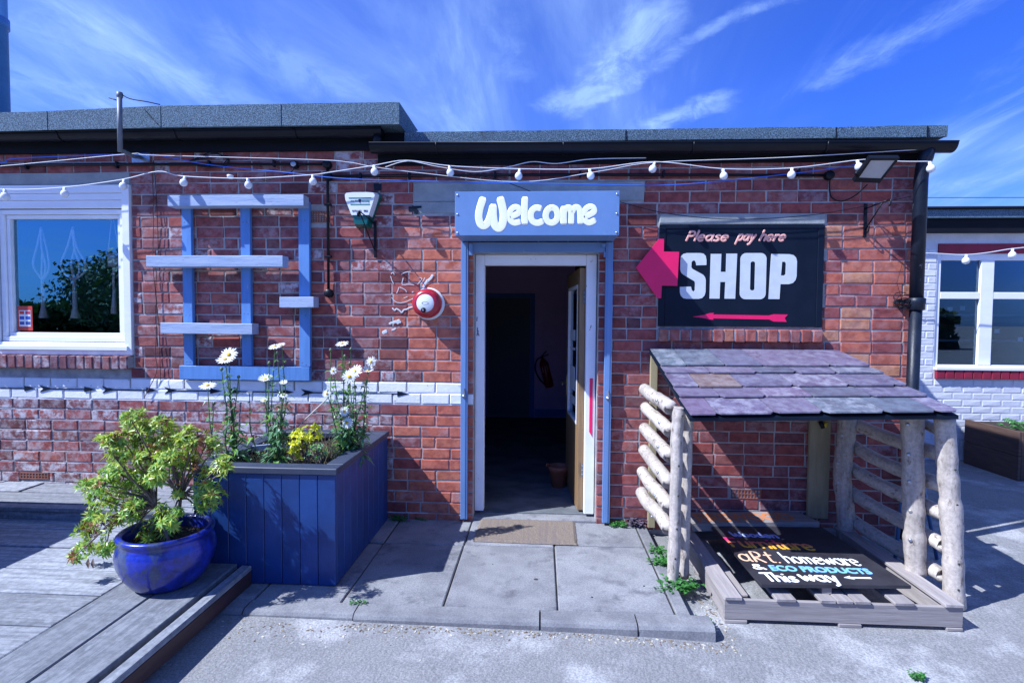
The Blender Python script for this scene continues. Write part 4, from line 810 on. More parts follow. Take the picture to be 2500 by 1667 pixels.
q = MB(); q.prism([(-1.389, 2.470), (-1.389, 2.456), (-1.379, 2.444), (-1.369, 2.456), (-1.369, 2.470), (-1.379, 2.474)][::1], -.1022, -.1002); q.build('shield_logo', INKB, WC)
fontpart('phone_number', '0191 23   083', (-1.438, -.1012, 2.378), .022, INKB, WC, width=.118)
# spot lamp on arm in front of siren
SL = thing('arm_spot_lamp', (-1.29, 0, 2.05), 'small black bracket lamp on an arm reaching in front of the white alarm box', 'lamp')
q = MB(); q.box(-1.300, -1.281, -.016, -.002, 2.045, 2.325, bev=.002); q.build('wall_strap', BLK, SL)
q = MB(); q.tube([(-1.296, -.018, 2.11), (-1.315, -.13, 2.23), (-1.345, -.21, 2.36)], .0045, 6); q.tube([(-1.292, -.018, 2.30), (-1.31, -.11, 2.33), (-1.345, -.21, 2.36)], .0045, 6); q.build('arm', BLK, SL)
q = MB(); q.tube([(-1.348, -.21, 2.362), (-1.352, -.212, 2.345), (-1.352, -.212, 2.322)], [.007, .0125, .010], 12); q.build('lamp_head', BLK, SL)
# fire bell
BE = thing('fire_alarm_bell', (-.879, 0, 1.57), 'round red fire alarm bell with a white centre disc on the brick wall', 'alarm bell')
q = MB(); q.lathe([(0, -.018), (.118, -.018), (.124, -.012), (.124, -.002)], (-.872, 0, 1.690), 36, 0, 'y'); q.build('backplate', WPL, BE)
q = MB(); q.lathe([(.068, -.112), (.084, -.110), (.099, -.098), (.110, -.074), (.114, -.044), (.112, -.019)], (-.877, 0, 1.692), 40, 0, 'y'); q.build('red_gong', REDPL, BE)
q = MB(); q.lathe([(0, -.115), (.062, -.114), (.069, -.110), (.069, -.10)], (-.877, 0, 1.692), 36, 0, 'y'); q.build('centre_disc', WPL, BE)
q = MB(); q.lathe([(0, -.136), (.013, -.135), (.018, -.130), (.019, -.112)], (-.889, 0, 1.640), 18, 0, 'y'); q.lathe([(0, -.1375), (.007, -.1372)], (-.889, 0, 1.640), 12, 1, 'y'); q.build('knob', [BLK, ZINC], BE)
q = MB(); q.lathe([(.010, -.1155), (.012, -.1155)], (-.877, 0, 1.692), 16, 0, 'y', sx=2.2, sy=1); q.build('printed_oval', STEELG, BE)
# floodlight
FL = thing('floodlight', (2.25, 0, 2.5), 'black floodlight with a pale square lens tilted under the gutter near the drainpipe', 'floodlight')
tl, tr_, br_, bl = Vector((2.222, -.30, 2.690)), Vector((2.417, -.30, 2.689)), Vector((2.374, -.16, 2.555)), Vector((2.196, -.16, 2.565))
nn = (tr_-tl).cross(bl-tl).normalized(); nn = nn if nn.y < 0 else -nn
def quadbox(mb, a, b, c, d, n_, t0, t1, mi=0):
    vs = [p + n_*t0 for p in (a, b, c, d)] + [p + n_*t1 for p in (a, b, c, d)]; mb.add(vs, [(0, 1, 2, 3), (7, 6, 5, 4)] + [(i, i+4, (i+1) % 4+4, (i+1) % 4) for i in range(4)], mi)
q = MB(); quadbox(q, tl, tr_, br_, bl, nn, -.028, .0); q.build('housing', BLK, FL)
lerp = lambda a, b, t: a.lerp(b, t)
def bil(u, v): return lerp(lerp(tl, tr_, u), lerp(bl, br_, u), v)
q = MB()
for u0, u1, v0, v1 in ((0, 1, 0, .10), (0, 1, .82, 1), (0, .09, .10, .82), (.91, 1, .10, .82)): quadbox(q, bil(u0, v0), bil(u1, v0), bil(u1, v1), bil(u0, v1), nn, .0005, .006)
q.build('bezel', BLK, FL)
q = MB(); quadbox(q, bil(.09, .10), bil(.91, .10), bil(.91, .82), bil(.09, .82), nn, .0005, .0025); q.build('lens', M('dusty_lens', (.42, .42, .42), (.36, .36, .37), rough=.3, bump=0), FL)
q = MB(); q.tube([(2.30, -.005, 2.63), (2.30, -.12, 2.63), (2.19, -.20, 2.62)], .009, 8); q.tube([(2.19, -.20, 2.62), (2.185, -.22, 2.60)], .013, 10); q.build('mount', BLK, FL)
cable('floodlight_lead', [(2.100, -.03, 2.62), (2.10, -.03, 2.54), (2.12, -.03, 2.48), (2.19, -.03, 2.455), (2.27, -.05, 2.49), (2.31, -.13, 2.55)], .005, CABK, 'black lead looping from the junction box to the floodlight')
# hanging bracket
HB = thing('hanging_basket_bracket', (2.37, 0, 2.2), 'thin black iron hanging basket bracket on the wall below the floodlight', 'bracket')
q = MB(); q.box(2.364, 2.384, -.012, -.002, 2.195, 2.440); q.build('wall_strap', BLK, HB)
q = MB(); q.tube([(2.374, -.012, 2.405), (2.374, -.25, 2.41)], .005, 8); q.tube(smooth([(2.374, -.25, 2.41), (2.374, -.285, 2.412), (2.374, -.295, 2.385), (2.374, -.275, 2.368)], 4), .005, 8); q.tube([(2.374, -.012, 2.25), (2.374, -.20, 2.405)], .005, 8); q.tube(smooth([(2.374, -.012, 2.22), (2.374, -.05, 2.235), (2.374, -.055, 2.27), (2.374, -.03, 2.28)], 4), .004, 8); q.build('arm', BLK, HB)
# ================================================================== INTERIOR THINGS
def hanger(cx, z, wdt, y, label):
    h = thing('macrame_hanger', (cx, y, z-.75), label, 'plant hanger', 'macrame plant hangers in the shop window')
    q = MB()
    for sx in (-1, -.15, .5, 1): q.tube(smooth([(cx, y, z), (cx+sx*wdt*.45, y+R.uniform(-.02, .02), z-.16), (cx+sx*wdt, y+R.uniform(-.03, .03), z-.30), (cx+sx*wdt*.8, y, z-.38), (cx, y, z-.435)], 4), .0085, 6)
    q.build('cord', ROPE, h); q = MB(); q.tube([(cx, y, z-.43), (cx, y, z-.47), (cx+.002, y, z-.66), (cx+.003, y, z-.75)], [.014, .013, .018, .036], 10); q.build('tassel', ROPE, h); return h
hanger(-4.14, 2.31, .055, .13, 'narrow white macrame hanger on the left in the shop window')
hanger(-3.865, 2.31, .10, .13, 'wide teardrop white macrame hanger in the middle of the shop window')
h = thing('macrame_hanger', (-3.57, .19, 1.6), 'white macrame hanger holding a small pot at the right edge of the shop window', 'plant hanger', 'macrame plant hangers in the shop window')
q = MB(); q.tube([(-3.57, .19, 2.45), (-3.60, .17, 2.10)], .005, 6); q.tube([(-3.57, .19, 2.45), (-3.52, .19, 2.10)], .005, 6); q.tube([(-3.57, .19, 2.0), (-3.575, .19, 1.8)], .010, 8); q.build('cord', ROPE, h)
q = MB(); q.lathe([(0, 1.99), (.045, 1.99), (.052, 2.10), (.046, 2.10), (.04, 2.0)], (-3.562, .19, 0), 16); q.build('small_pot', WPL, h)
q = MB(); q.tube([(-3.57, .19, 1.82), (-3.575, .19, 1.70), (-3.575, .19, 1.60)], [.010, .016, .026], 10); q.build('tassel', ROPE, h)
SK = thing('card_sticker', (-4.235, .06, 1.456), 'red payment sticker with small card symbols in the corner of the shop window', 'sticker')
q = MB(); q.box(-4.300, -4.170, .0605, .0620, 1.457, 1.657); q.build('sticker_sheet', M('red_sticker', (.55, .05, .035), rough=.4, bump=0), SK)
q = MB(); q.box(-4.285, -4.185, .0597, .0604, 1.490, 1.622); q.build('white_field', WPL, SK)
cols_ = [(.6, .05, .03), (.5, .05, .1), (.03, .07, .4), (.03, .1, .45), (.05, .07, .3), (.05, .09, .35)]
for i in range(6):
    cx, cz = -4.280 + (i % 2)*.052, 1.590 - (i//2)*.043; q = MB(); q.box(cx, cx+.040, .0590, .0596, cz, cz+.026); q.build('card_symbol', M('card_print_%d' % i, cols_[i], rough=.4, bump=0), SK)
FE = thing('fire_extinguisher', (.10, 4.28, .5), 'red fire extinguisher hanging tilted on the lilac wall inside the doorway', 'fire extinguisher')
rx = Matrix.Rotation(-.25, 3, 'Y'); fo = Vector((.07, 4.29, .78))
def fe(pts): return [tuple(rx @ Vector(p) + fo) for p in pts]
q = MB(); q.tube(fe([(0, 0, -.26), (0, 0, -.24), (0, 0, .12), (0, 0, .17), (0, 0, .20)]), [.06, .072, .072, .045, .022], 18); q.build('cylinder', REDPL, FE)
q = MB(); q.tube(fe([(0, 0, .20), (0, 0, .235)]), .016, 10); q.tube(fe([(-.01, 0, .235), (.09, 0, .30)]), .007, 8); q.tube(fe([(-.01, 0, .225), (.11, 0, .24)]), .007, 8); q.build('lever', BLK, FE)
q = MB(); q.tube(smooth(fe([(-.02, 0, .225), (-.10, -.01, .19), (-.15, -.02, .05), (-.12, -.03, -.10), (-.06, -.05, -.20)]), 5), .010, 8); q.build('hose', BLK, FE)
q = MB(); vs = fe([(-.04, -.062, -.02), (.04, -.062, -.02), (.04, -.062, .08), (-.04, -.062, .08)]); vs2 = [(a, b_+.012, c) for a, b_, c in vs]; q.add(vs+vs2, [(0, 1, 2, 3)]); q.build('label_panel', WPL, FE)
TP = thing('terracotta_pot', (.175, .82, .03), 'terracotta flower pot on the floor just inside the open shop door', 'pot')
q = MB(); q.lathe([(0, .032), (.062, .032), (.086, .185), (.094, .187), (.098, .228), (.088, .228), (.084, .19), (.05, .06), (0, .06)], (.17, .82, 0), 28); q.build('pot_body', TERR, TP)
q = MB(); q.tube(smooth([(.085, .82, .235), (.062, .80, .245), (.055, .79, .225)], 3), .007, 6); q.build('broken_lip', TERR, TP)
# door mat
q = MB(); nx, ny = 40, 24; vs = []; fs = []
for j in range(ny+1):
    for i in range(nx+1):
        x = -.467+.735*i/nx; y = .085-(.465 if 1 else 0)*j/ny + (0 if True else 0); ee = min(i, nx-i, j, ny-j); vs.append((x + (R.uniform(-.003, .003) if ee == 0 else 0), y + (R.uniform(-.003, .003) if ee == 0 else 0), (.017 + R.uniform(-.0012, .0012)) if ee else .006))
fs = [(j*(nx+1)+i, (j+1)*(nx+1)+i, (j+1)*(nx+1)+i+1, j*(nx+1)+i+1) for j in range(ny) for i in range(nx)]
q.add(vs, fs); k = 0
rmat = q.build('door_mat', MATC); rmat.rotation_euler = (0, 0, math.radians(-1.2)); tag(rmat, 'brown ribbed coir door mat on the path at the open doorway', 'door mat'); rmat.location.z = .004; rmat.location.y -= .035
# ================================================================== DECK
DK = thing('wooden_deck', (-3.0, -1.5, -.08), 'weathered grey timber deck with a raised back step beside the navy planter', 'deck')
def plank(x0, x1, y0, y1, z0, z1, m, name='plank', bev=.004, jit=.0015):
    t = Matrix.Rotation(R.uniform(-.003, .003), 3, 'Z') @ Matrix.Rotation(R.uniform(-.003, .003), 3, 'X'); b = MB(); b.box(x0, x1, y0, y1, z0, z1+R.uniform(-.002, .002), bev=bev, jit=jit, rot=t); return b.build(name, m, DK)
ys = [-.40, -.685, -.960, -1.235, -1.505, -1.790, -2.07, -2.35, -2.63, -2.92]
for a, b_ in zip(ys[:-1], ys[1:]): plank(-5.4, -2.286, b_+.006, a-.006, .085, .12, DECKX)
plank(-2.278, -2.026, -2.9, -.56, .085, .121, DECKY); plank(-2.016, -1.784, -2.9, -1.105, .085, .121, DECKY); plank(-1.752, -1.694, -2.9, -1.105, .086, .117, DECKY, 'edge_board')
plank(-1.716, -1.694, -2.9, -1.105, .0, .085, BRWN, 'side_fascia'); plank(-1.80, -1.765, -2.9, -1.11, -.08, .0, DECKY, 'bearer')
plank(-1.80, -1.79, -2.9, -1.11, .0, .084, DIRT_SHADE, 'shadow_board'); plank(-2.27, -1.80, -1.14, -1.105, -.02, .084, DECKY, 'end_board')  # thin dark board stands in for shade in the gap by the edge board
ys = [-.004, -.225, -.452]
for a, b_ in zip(ys[:-1], ys[1:]): plank(-5.4, -2.10, b_+.006, a-.005, .182, .215, DECKX)
plank(-5.4, -2.1, -.545, -.460, .182, .214, DECKX); plank(-5.4, -2.1, -.535, -.515, .121, .181, DECKX, 'riser_board'); plank(-4.35, -4.03, -.235, -.012, .2155, .225, DECKX, 'loose_board')
q = MB(); q.box(-5.4, -2.3, -2.9, -.3, -.075, .08); q.build('deck_frame', DIRT_SHADE, DK)
# ================================================================== NAVY PLANTER
PX0, PX1, PY0, PY1, PZ = -2.05, -1.190, -1.100, -.035, .660
PL = thing('timber_planter', (-1.62, -.57, 0), 'large square navy blue boarded planter filled with daisies beside the path', 'planter')
n_ = 8; dx = (PX1-PX0)/n_
for i in range(n_): 
    q = MB(); q.box(PX0+i*dx+.0015, PX0+(i+1)*dx-.0015, PY0, PY0+.018, .005, PZ, bev=.003); q.build('board', NAVY, PL)
n_ = 9; dy = (PY1-PY0-.02)/n_
for i in range(n_):
    q = MB(); q.box(PX1-.018, PX1, PY0+.019+i*dy+.0015, PY0+.019+(i+1)*dy-.0015, .005, PZ, bev=.003); q.build('board', NAVY, PL)
    q = MB(); q.box(PX0, PX0+.018, PY0+.019+i*dy+.0015, PY0+.019+(i+1)*dy-.0015, .005, PZ, bev=.003); q.build('board', NAVY, PL)
q = MB(); q.box(PX0+.02, PX1-.02, PY1-.02, PY1, .005, PZ); q.build('board', NAVY, PL)
r_ = .105
for a, b_, c_, d_ in ((PX0-.012, PX1+.012, PY0-.012, PY0-.012+r_), (PX0-.012, PX1+.012, PY1+.012-r_, PY1+.012), (PX0-.012, PX0-.012+r_, PY0-.010+r_, PY1+.010-r_), (PX1+.012-r_, PX1+.012, PY0-.010+r_, PY1+.010-r_)):
    q = MB(); q.box(a, b_, c_, d_, PZ+.001, PZ+.040, bev=.004); q.build('rim_board', NAVYT, PL)
q = MB(); nn_ = 26; vs = []
for j in range(nn_+1):
    for i in range(nn_+1): vs.append((PX0+.02+(PX1-PX0-.04)*i/nn_, PY0+.02+(PY1-PY0-.04)*j/nn_, .625+noise.noise(Vector((i*.5, j*.5, 0)))*.03+R.uniform(-.008, .008)))
q.add(vs, [(j*(nn_+1)+i, j*(nn_+1)+i+1, (j+1)*(nn_+1)+i+1, (j+1)*(nn_+1)+i) for j in range(nn_) for i in range(nn_)]); q.build('soil', SOIL, PL)
# unseen box added beyond the view so that its shadow falls across the deck
q = MB(); q.box(-4.75, -3.80, -1.55, -.72, .122, .90, bev=.01); OB = q.build('shade_box', NAVY); tag(OB, 'unseen navy box added on the deck beyond the view to shade the planks', 'box')
q = MB(); q.box(-4.78, -3.77, -1.58, -.69, .901, .935, bev=.006); q.build('lid', NAVYT, OB)
# ================================================================== PLANTS
def fm(px_, py_, y=-.5): 
    k = (y+4.1438)/3.6438; return Vector(((-2.406+px_*.000667)*k, y, 1.568+(1.56-py_*.000656-1.568)*k))
def daisy_flower(parent, p, rad, face, side=False, closed=0.0):
    p = Vector(p); f_ = Vector(face).normalized(); u = f_.orthogonal().normalized(); v = f_.cross(u); q = MB(); n_ = 20
    for i in range(n_):
        a = 2*math.pi*i/n_ + R.uniform(-.08, .08); d = u*math.cos(a)+v*math.sin(a); L_ = rad*R.uniform(.88, 1.08); lift = (-.10 if not side else .25) + closed + R.uniform(-.12, .1)
        b0 = p + d*rad*.18; mid = p + d*L_*.62 + f_*lift*L_*.3; tip = p + d*L_ + f_*lift*L_*.5; sd = f_.cross(d)*rad*.105
        q.add([b0-sd*.5, b0+sd*.5, mid+sd, mid-sd, tip+sd*.45, tip-sd*.45], [(0, 1, 2, 3), (3, 2, 4, 5)])
    fl = q.build('flower', PETAL, parent); q = MB(); q.tube([p-f_*.003, p+f_*.004, p+f_*.007], [rad*.24, rad*.24, rad*.12], 10); q.build('flower_disc', DISCM, fl); return fl
def bud(parent, p, r_=.011):
    q = MB(); q.lathe([(0, -r_), (r_*.8, -r_*.6), (r_, 0), (r_*.7, r_*.7), (0, r_)], p, 8, 0); q.lathe([(r_*.3, r_*.9), (r_*.6, r_*.85), (0, r_*1.25)], p, 8, 1); q.build('bud', [STALK, PETAL], parent)
def daisy_plant(root, stems, label, nleaf=16):
    """stems: list of (flower px,py, radius px, kind)"""
    root = Vector(root); T = thing('daisy_plant', root, label, 'flowering plant', 'white daisies growing in the navy planter'); lf = MB(); sm_ = MB()
    for (fx, fy, fr, kd, y) in stems:
        top = fm(fx, fy, y); b0 = root + Vector((R.uniform(-.03, .03), R.uniform(-.03, .03), 0)); mid = b0.lerp(top, .5) + Vector(((top.x-b0.x)*.18, 0, 0)) + Vector((R.uniform(-.035, .035), R.uniform(-.03, .03), 0)); pts = smooth([b0, b0.lerp(mid, .5)+Vector((R.uniform(-.028, .028), 0, 0)), mid, mid.lerp(top, .6), top], 4)
        sm_.tube(pts, [.0042-.0018*i/len(pts) for i in range(len(pts))], 6)
        Lh = (top-b0).length; nl = int(nleaf*1.35*(.5+Lh))
        for i in range(nl):
            t = (i+.5)/nl; t = t*.86; pp = Vector(pts[int(t*(len(pts)-1))]); a = i*2.4+R.uniform(-.4, .4); d = Vector((math.cos(a), math.sin(a), R.uniform(.0, .7))); Lf = (.088*(1-t)+.030)*R.uniform(.7, 1.15)
            lf.leaf(pp, d, (0, 0, 1), Lf, Lf*.30, 1 if R.random() < .25 else 0, R.uniform(.1, .55))
        if kd == 'f': daisy_flower(T, top, fr*.000667*.84, (R.uniform(-.25, .2), -1, R.uniform(.15, .7)))
        elif kd == 'u': daisy_flower(T, top, fr*.000667*.86, (R.uniform(-.2, .2), -.45, 1))
        elif kd == 's': daisy_flower(T, top, fr*.000667, (.1, -.5, 1.0), True, .35)
        else: bud(T, top)
    sm_.build('stem', STALK, T); o = lf.build('leaves', [LF4, LF2], T); o['kind'] = 'stuff'; return T
def dp_(bx_, y, stems, label, nleaf):
    r0 = fm(bx_, 1400, y); daisy_plant((r0.x, y, .625), [(a, b_, c_, k_, y + dy_) for a, b_, c_, k_, dy_ in stems], label, nleaf)
dp_(215, -.90, [(105,705,84,'u',-.02),(172,900,0,'b',.0)], 'single wide open daisy leaning furthest out beside the leafy potted shrub', 16)
dp_(400, -.86, [(340,372,98,'f',.0),(298,425,92,'u',-.02),(260,530,0,'b',.0),(320,610,0,'b',.0),(445,610,0,'b',.02)], 'tall daisy clump topped by two overlapping large flowers in front of the trellis', 26)
dp_(565, -.84, [(560,780,30,'s',.0)], 'slender single stemmed daisy with one small half closed flower', 18)
dp_(850, -.84, [(730,632,66,'s',.0),(840,278,72,'u',.0),(912,266,32,'s',.02),(860,355,0,'b',.0),(775,460,0,'b',.0),(925,668,40,'s',-.02),(925,800,45,'u',-.02),(715,860,34,'s',-.02)], 'leafy daisy clump in the middle of the planter with small and half closed flowers', 24)
dp_(1590, -.62, [(1550,245,74,'u',.0),(1430,315,0,'b',.0),(1642,305,0,'b',.0),(1580,380,0,'b',.0),(1455,532,48,'f',-.02),(1682,535,92,'f',-.02),(1625,592,86,'f',-.06),(1385,775,54,'f',-.04),(1630,455,0,'b',.0)], 'tallest daisy clump near the path side with a bunch of big flowers', 26)
dp_(1700, -.58, [(1855,432,66,'f',.0),(1820,525,62,'s',.0),(1790,665,40,'s',-.02),(1570,962,66,'f',-.08),(1600,1082,74,'f',-.10),(1690,700,0,'b',.0)], 'daisy clump at the path corner of the planter with low flowers showing yellow centres', 26)
# golden shrub, blue-green herb, dry undergrowth, cane
def whorl(mb, p, axis, n_, L_, w_, mis, spread=.9, curl=.2):
    axis = Vector(axis).normalized(); u = axis.orthogonal().normalized(); v = axis.cross(u)
    for i in range(n_):
        a = 2*math.pi*i/n_+R.uniform(-.3, .3); d = (u*math.cos(a)+v*math.sin(a))*spread + axis*R.uniform(.1, .75); mb.leaf(p, d, axis, L_*R.uniform(.7, 1.15), w_*R.uniform(.8, 1.2), R.choice(mis), curl*R.uniform(.2, 1.6))
def blob_plant(name, blobs, mats, label, cat, L_, w_, dens, n_=7, base=None, seedmis=(0, 0, 1), part='leaves'):
    base = Vector(base); T = thing(name, base, label, cat); lf = MB(); tw_ = MB()
    for (c, rad) in blobs:
        c = Vector(c); k = max(2, int(dens*(rad/.05)**2))
        for i in range(k):
            d = Vector((R.gauss(0, 1), R.gauss(0, 1), R.gauss(0, 1))).normalized(); p = c + d*rad*R.uniform(.4, 1.0); ax = (d + Vector((0, -.25, .8))); whorl(lf, p, ax, n_, L_, w_, seedmis)
            if i % 2 == 0: tw_.tube([p, p.lerp(c, .6), c.lerp(base, .15)], [.0018, .0025, .003], 5)
        tw_.tube(smooth([c, c.lerp(base, .35)+Vector((R.uniform(-.02, .02), R.uniform(-.02, .02), .01)), c.lerp(base, .7), base], 3), [.003+.0005*i for i in range(10)], 6)
    tw_.build('stem', TWIG, T); o = lf.build(part, mats, T); o['kind'] = 'stuff'; return T
def fb_(px_, py_, y): return fm(px_, py_, y)
blob_plant('golden_shrub', [(fb_(1040, 1300, -.86), .070), (fb_(1120, 1260, -.86), .070), (fb_(1120, 1370, -.88), .06), (fb_(1060, 1210, -.86), .045), (fb_(1230, 1190, -.84), .055), (fb_(1265, 1140, -.84), .035), (fb_(1220, 1250, -.84), .04)], [LF5, LF1], 'bright golden yellow shrub in the front of the navy planter', 'shrub', .036, .013, 8, 8, (-1.48, -.84, .62))
blob_plant('blue_green_herb', [(fb_(1270, 1390, -.92), .05), (fb_(1330, 1360, -.88), .04), (fb_(1210, 1380, -.92), .035)], [LF4, LF2], 'small dark blue green herb beside the golden shrub in the planter', 'herb', .026, .009, 7, 6, (-1.36, -.90, .62))
q = MB()
for i in range(900):
    x, y = R.uniform(PX0+.1, PX1-.1), R.uniform(PY0+.14, PY1-.12)
    if R.random() < .5: x = R.gauss(-1.38, .12); y = R.gauss(-.55, .18)
    if not (PX0+.1 < x < PX1-.1 and PY0+.1 < y < PY1-.1): continue
    p = Vector((x, y, .61)); h_ = R.uniform(.03, .12)*(2.0 if R.random() < .12 else 1); d = Vector((R.uniform(-.6, .6), R.uniform(-.6, .6), 1)).normalized()
    q.tube([p, p+d*h_*.6, p+d*h_+Vector((R.uniform(-.02, .02), R.uniform(-.02, .02), 0))], [.0016, .0013, .0006], 3, R.choice((0, 0, 1)), False)
    if R.random() < .6: q.leaf(p+d*h_*R.random(), (R.uniform(-1, 1), R.uniform(-1, 1), .4), (0, 0, 1), .025, .009, R.choice((0, 2, 3)), .4)
tag(q.build('undergrowth', [DRY, TWIG, LF4, LF2]), 'dry stems and low weeds covering the soil of the navy planter', 'undergrowth', None, 'stuff')
q = MB(); q.tube([fm(1010, 1190, -.70), fm(1410, 810, -.66)], .0045, 6); tag(q.build('garden_cane', CANE), 'pale thin cane leaning diagonally among the daisies', 'cane')
q = MB(); q.box(-2.02, -1.72, -.55, -.53, .66, .70, rot=Matrix.Rotation(.55, 3, 'Z')); tag(q.build('timber_offcut', BEAMM), 'pale timber strip lying across the back corner of the navy planter', 'timber strip')
# ---- blue pot with pieris
PT = thing('glazed_pot', (-2.04, -1.34, .121), 'round glossy cobalt blue glazed plant pot standing on the deck corner', 'plant pot')
KP = .85
q = MB(); q.lathe([(a_*KP, b_) for a_, b_ in [(0, .0), (.165, .0), (.20, .02), (.245, .075), (.275, .14), (.283, .19), (.272, .235), (.256, .258), (.262, .270), (.272, .278), (.274, .290), (.262, .299), (.240, .297), (.232, .285), (.236, .24), (.22, .20), (0, .20)]], (-2.04, -1.34, .121), 56, 0); q.build('pot_body', POT, PT)
q = MB(); vs = []; nr, na = 8, 24
for i in range(nr+1):
    for j in range(na): a = 2*math.pi*j/na; r0 = .198*i/nr; vs.append((-2.04+r0*math.cos(a), -1.34+r0*math.sin(a), .352+noise.noise(Vector((r0*30*math.cos(a), r0*30*math.sin(a), 0)))*.012))
q.add(vs, [(i*na+j, i*na+(j+1) % na, (i+1)*na+(j+1) % na, (i+1)*na+j) for i in range(nr) for j in range(na)]); q.build('soil', SOIL, PT)
SHR = thing('pieris_shrub', (-2.04, -1.34, .355), 'bushy evergreen shrub with yellow green leaves and bronze tips growing from the blue pot', 'shrub')
def bz(px_, py_, dy=0.0):
    y = -1.34+dy; k = (y+4.1438)/2.8038; return Vector(((-2.04+(px_-838)/1464)*k, y, 1.568+(.41-(py_-990)/1464-1.568)*k))
CL = [(590,110,80),(540,80,50),(700,150,80),(800,130,75),(870,170,60),(480,260,80),(400,290,60),(310,290,55),(640,250,100),(760,290,100),(900,270,90),(1010,250,90),(1110,230,80),(1180,290,70),(1240,330,50),(1290,460,70),(1340,490,40),(1000,380,100),(870,420,95),(720,420,95),(560,400,100),(420,420,80),(1090,470,80),(480,560,100),(380,530,70),(640,560,100),(790,540,90),(900,560,55),(210,630,60),(170,650,40),(330,640,80),(480,690,95),(620,680,85),(250,740,65),(390,780,80),(540,820,95),(690,760,50),(240,860,65),(160,950,60),(300,960,70),(110,1030,55),(200,1080,60),(330,1130,80),(120,1190,55),(60,1230,40),(380,1160,40),(600,900,70),(480,920,60),(1190,620,95),(1240,690,70),(1190,780,60),(1130,740,40),(940,680,50),(820,860,60),(760,940,70),(860,950,70),(700,1000,50),(910,860,45),(820,1010,50),(740,1050,55),(660,1070,45),(880,1020,45)]
lf = MB(); tw_ = MB(); base = Vector((-2.04, -1.34, .35)); trunks = [base+Vector((-.06, 0, .18)), base+Vector((.06, .03, .22)), base+Vector((-.02, -.05, .12))]
for t_ in trunks: tw_.tube(smooth([base+Vector((R.uniform(-.03, .03), R.uniform(-.03, .03), 0)), base.lerp(t_, .5)+Vector((.01, .01, 0)), t_], 4), [.012-.0005*i for i in range(9)], 8)
for (cx, cy, r_) in CL:
    dep = R.uniform(-.14, .14); c = bz(cx, cy, dep); rad = r_/1464*1.02; k = max(5, int(13*(r_/80)**2))
    tr0 = min(trunks, key=lambda t: (t-c).length); midp = tr0.lerp(c, .5) + Vector((R.uniform(-.03, .03), R.uniform(-.03, .03), R.uniform(-.02, .03)))
    if cx < 360 and cy > 800: midp = Vector((-2.28, -1.38, .50)) + Vector((R.uniform(-.03, .03), R.uniform(-.03, .03), R.uniform(-.04, .04)))
    tw_.tube(smooth([tr0, tr0.lerp(midp, .5)+Vector((0, 0, .02)), midp, midp.lerp(c, .5), c], 3), [.006-.0003*i for i in range(13)], 6)
    upper = cy < 500
    for i in range(k):
        d = Vector((R.gauss(0, 1), R.gauss(0, 1), R.gauss(0, 1))).normalized(); p = c + d*rad*R.uniform(.35, 1.0)
        tw_.tube([c.lerp(p, .1), c.lerp(p, .6)+Vector((0, 0, .004)), p], [.0025, .002, .0014], 5)
        ax = d + Vector((0, -.2, .9 if cy < 900 else .3)); ch = (0, 0, 0, 1) if upper else (0, 1, 1, 0)
        if R.random() < (.10 if upper else .03): ch = (2, 0, 2)
        if cx < 320 and 850 < cy < 1130 and R.random() < .5: ch = (2, 2, 0)
        whorl(lf, p, ax, R.randint(8, 11), R.uniform(.036, .056), .0118, ch, .95, .25)
        if R.random() < .14: whorl(lf, p+ax.normalized()*.012, ax, 5, .026, .006, (2,), .5, .1)
for dx_ in (0, .028):
    lf.leaf(bz(175+dx_*1464, 1240), (0, -.1, -1), (0, -1, 0), .06, .026, 3, .05)
tw_.build('stem', TWIG, SHR); o = lf.build('leaves', [LF1, LF2, LF3, TWIG], SHR); o['kind'] = 'stuff'
# weeds in paving joints
def weed(p, n_, size, label, mats=(WEED,), spread=.03):
    p = Vector(p); T = MB()
    for i in range(n_):
        b0 = p + Vector((max(-1.4, min(1.4, R.gauss(0, 1)))*spread, max(-1.4, min(1.4, R.gauss(0, 1)))*spread*.6, 0)); T.tube([p, b0], [.0015, .0012], 4, 0, False); a = R.uniform(0, 6.28); d = Vector((math.cos(a), math.sin(a), R.uniform(.4, 1.6))).normalized(); h_ = size*R.uniform(.4, 1); T.tube([b0, b0+d*h_], [.0016, .001], 4, 0, False)
        for k in range(3): T.leaf(b0+d*h_*(.5+.25*k), (R.uniform(-1, 1), R.uniform(-1, 1), .3), (0, 0, 1), size*.55, size*.36, 0, .2)
    return tag(T.build('weed', list(mats)), label, 'weed', 'weeds in the paving joints')
weed((-1.10, -.035, .0), 22, .045, 'green weeds at the foot of the brick wall beside the navy planter', spread=.035)
weed((-.93, -.02, .0), 10, .025, 'smallest weed tuft at the wall foot between the planter and the left guide rail', spread=.03)
weed((.60, -.04, .0), 26, .05, 'bright green weeds at the foot of the right guide rail', spread=.035)
weed((.735, -.03, .0), 26, .07, 'purplish withered weed against the wall beside the stacked log rails', (M('purple_weed', (.12, .09, .13), (.07, .06, .08), rough=.8, bump=0),), spread=.03)
weed((.80, -.50, .0), 20, .05, 'trailing weed in the slab joint halfway along the log rails', spread=.035)
weed((.80, -.68, .0), 30, .06, 'leafy weed climbing the slab edge behind the front left post', spread=.045)
weed((.835, -.93, -.03), 46, .07, 'largest leafy weed around the foot of the front left shelter post', spread=.05)
weed((.88, -1.25, -.06), 16, .04, 'green weed beside the end of the kerb near the pallet', spread=.035)
weed((.75, -1.0, .0), 14, .03, 'low trailing weed beside the front left post on the slab side', spread=.05)
weed((.103, -.40, .0), 10, .016, 'tiny moss tuft in the slab joint below the door mat', spread=.012)
weed((-1.0, -1.272, .0), 20, .022, 'moss tuft in the kerb joint in the planter shade', spread=.03)
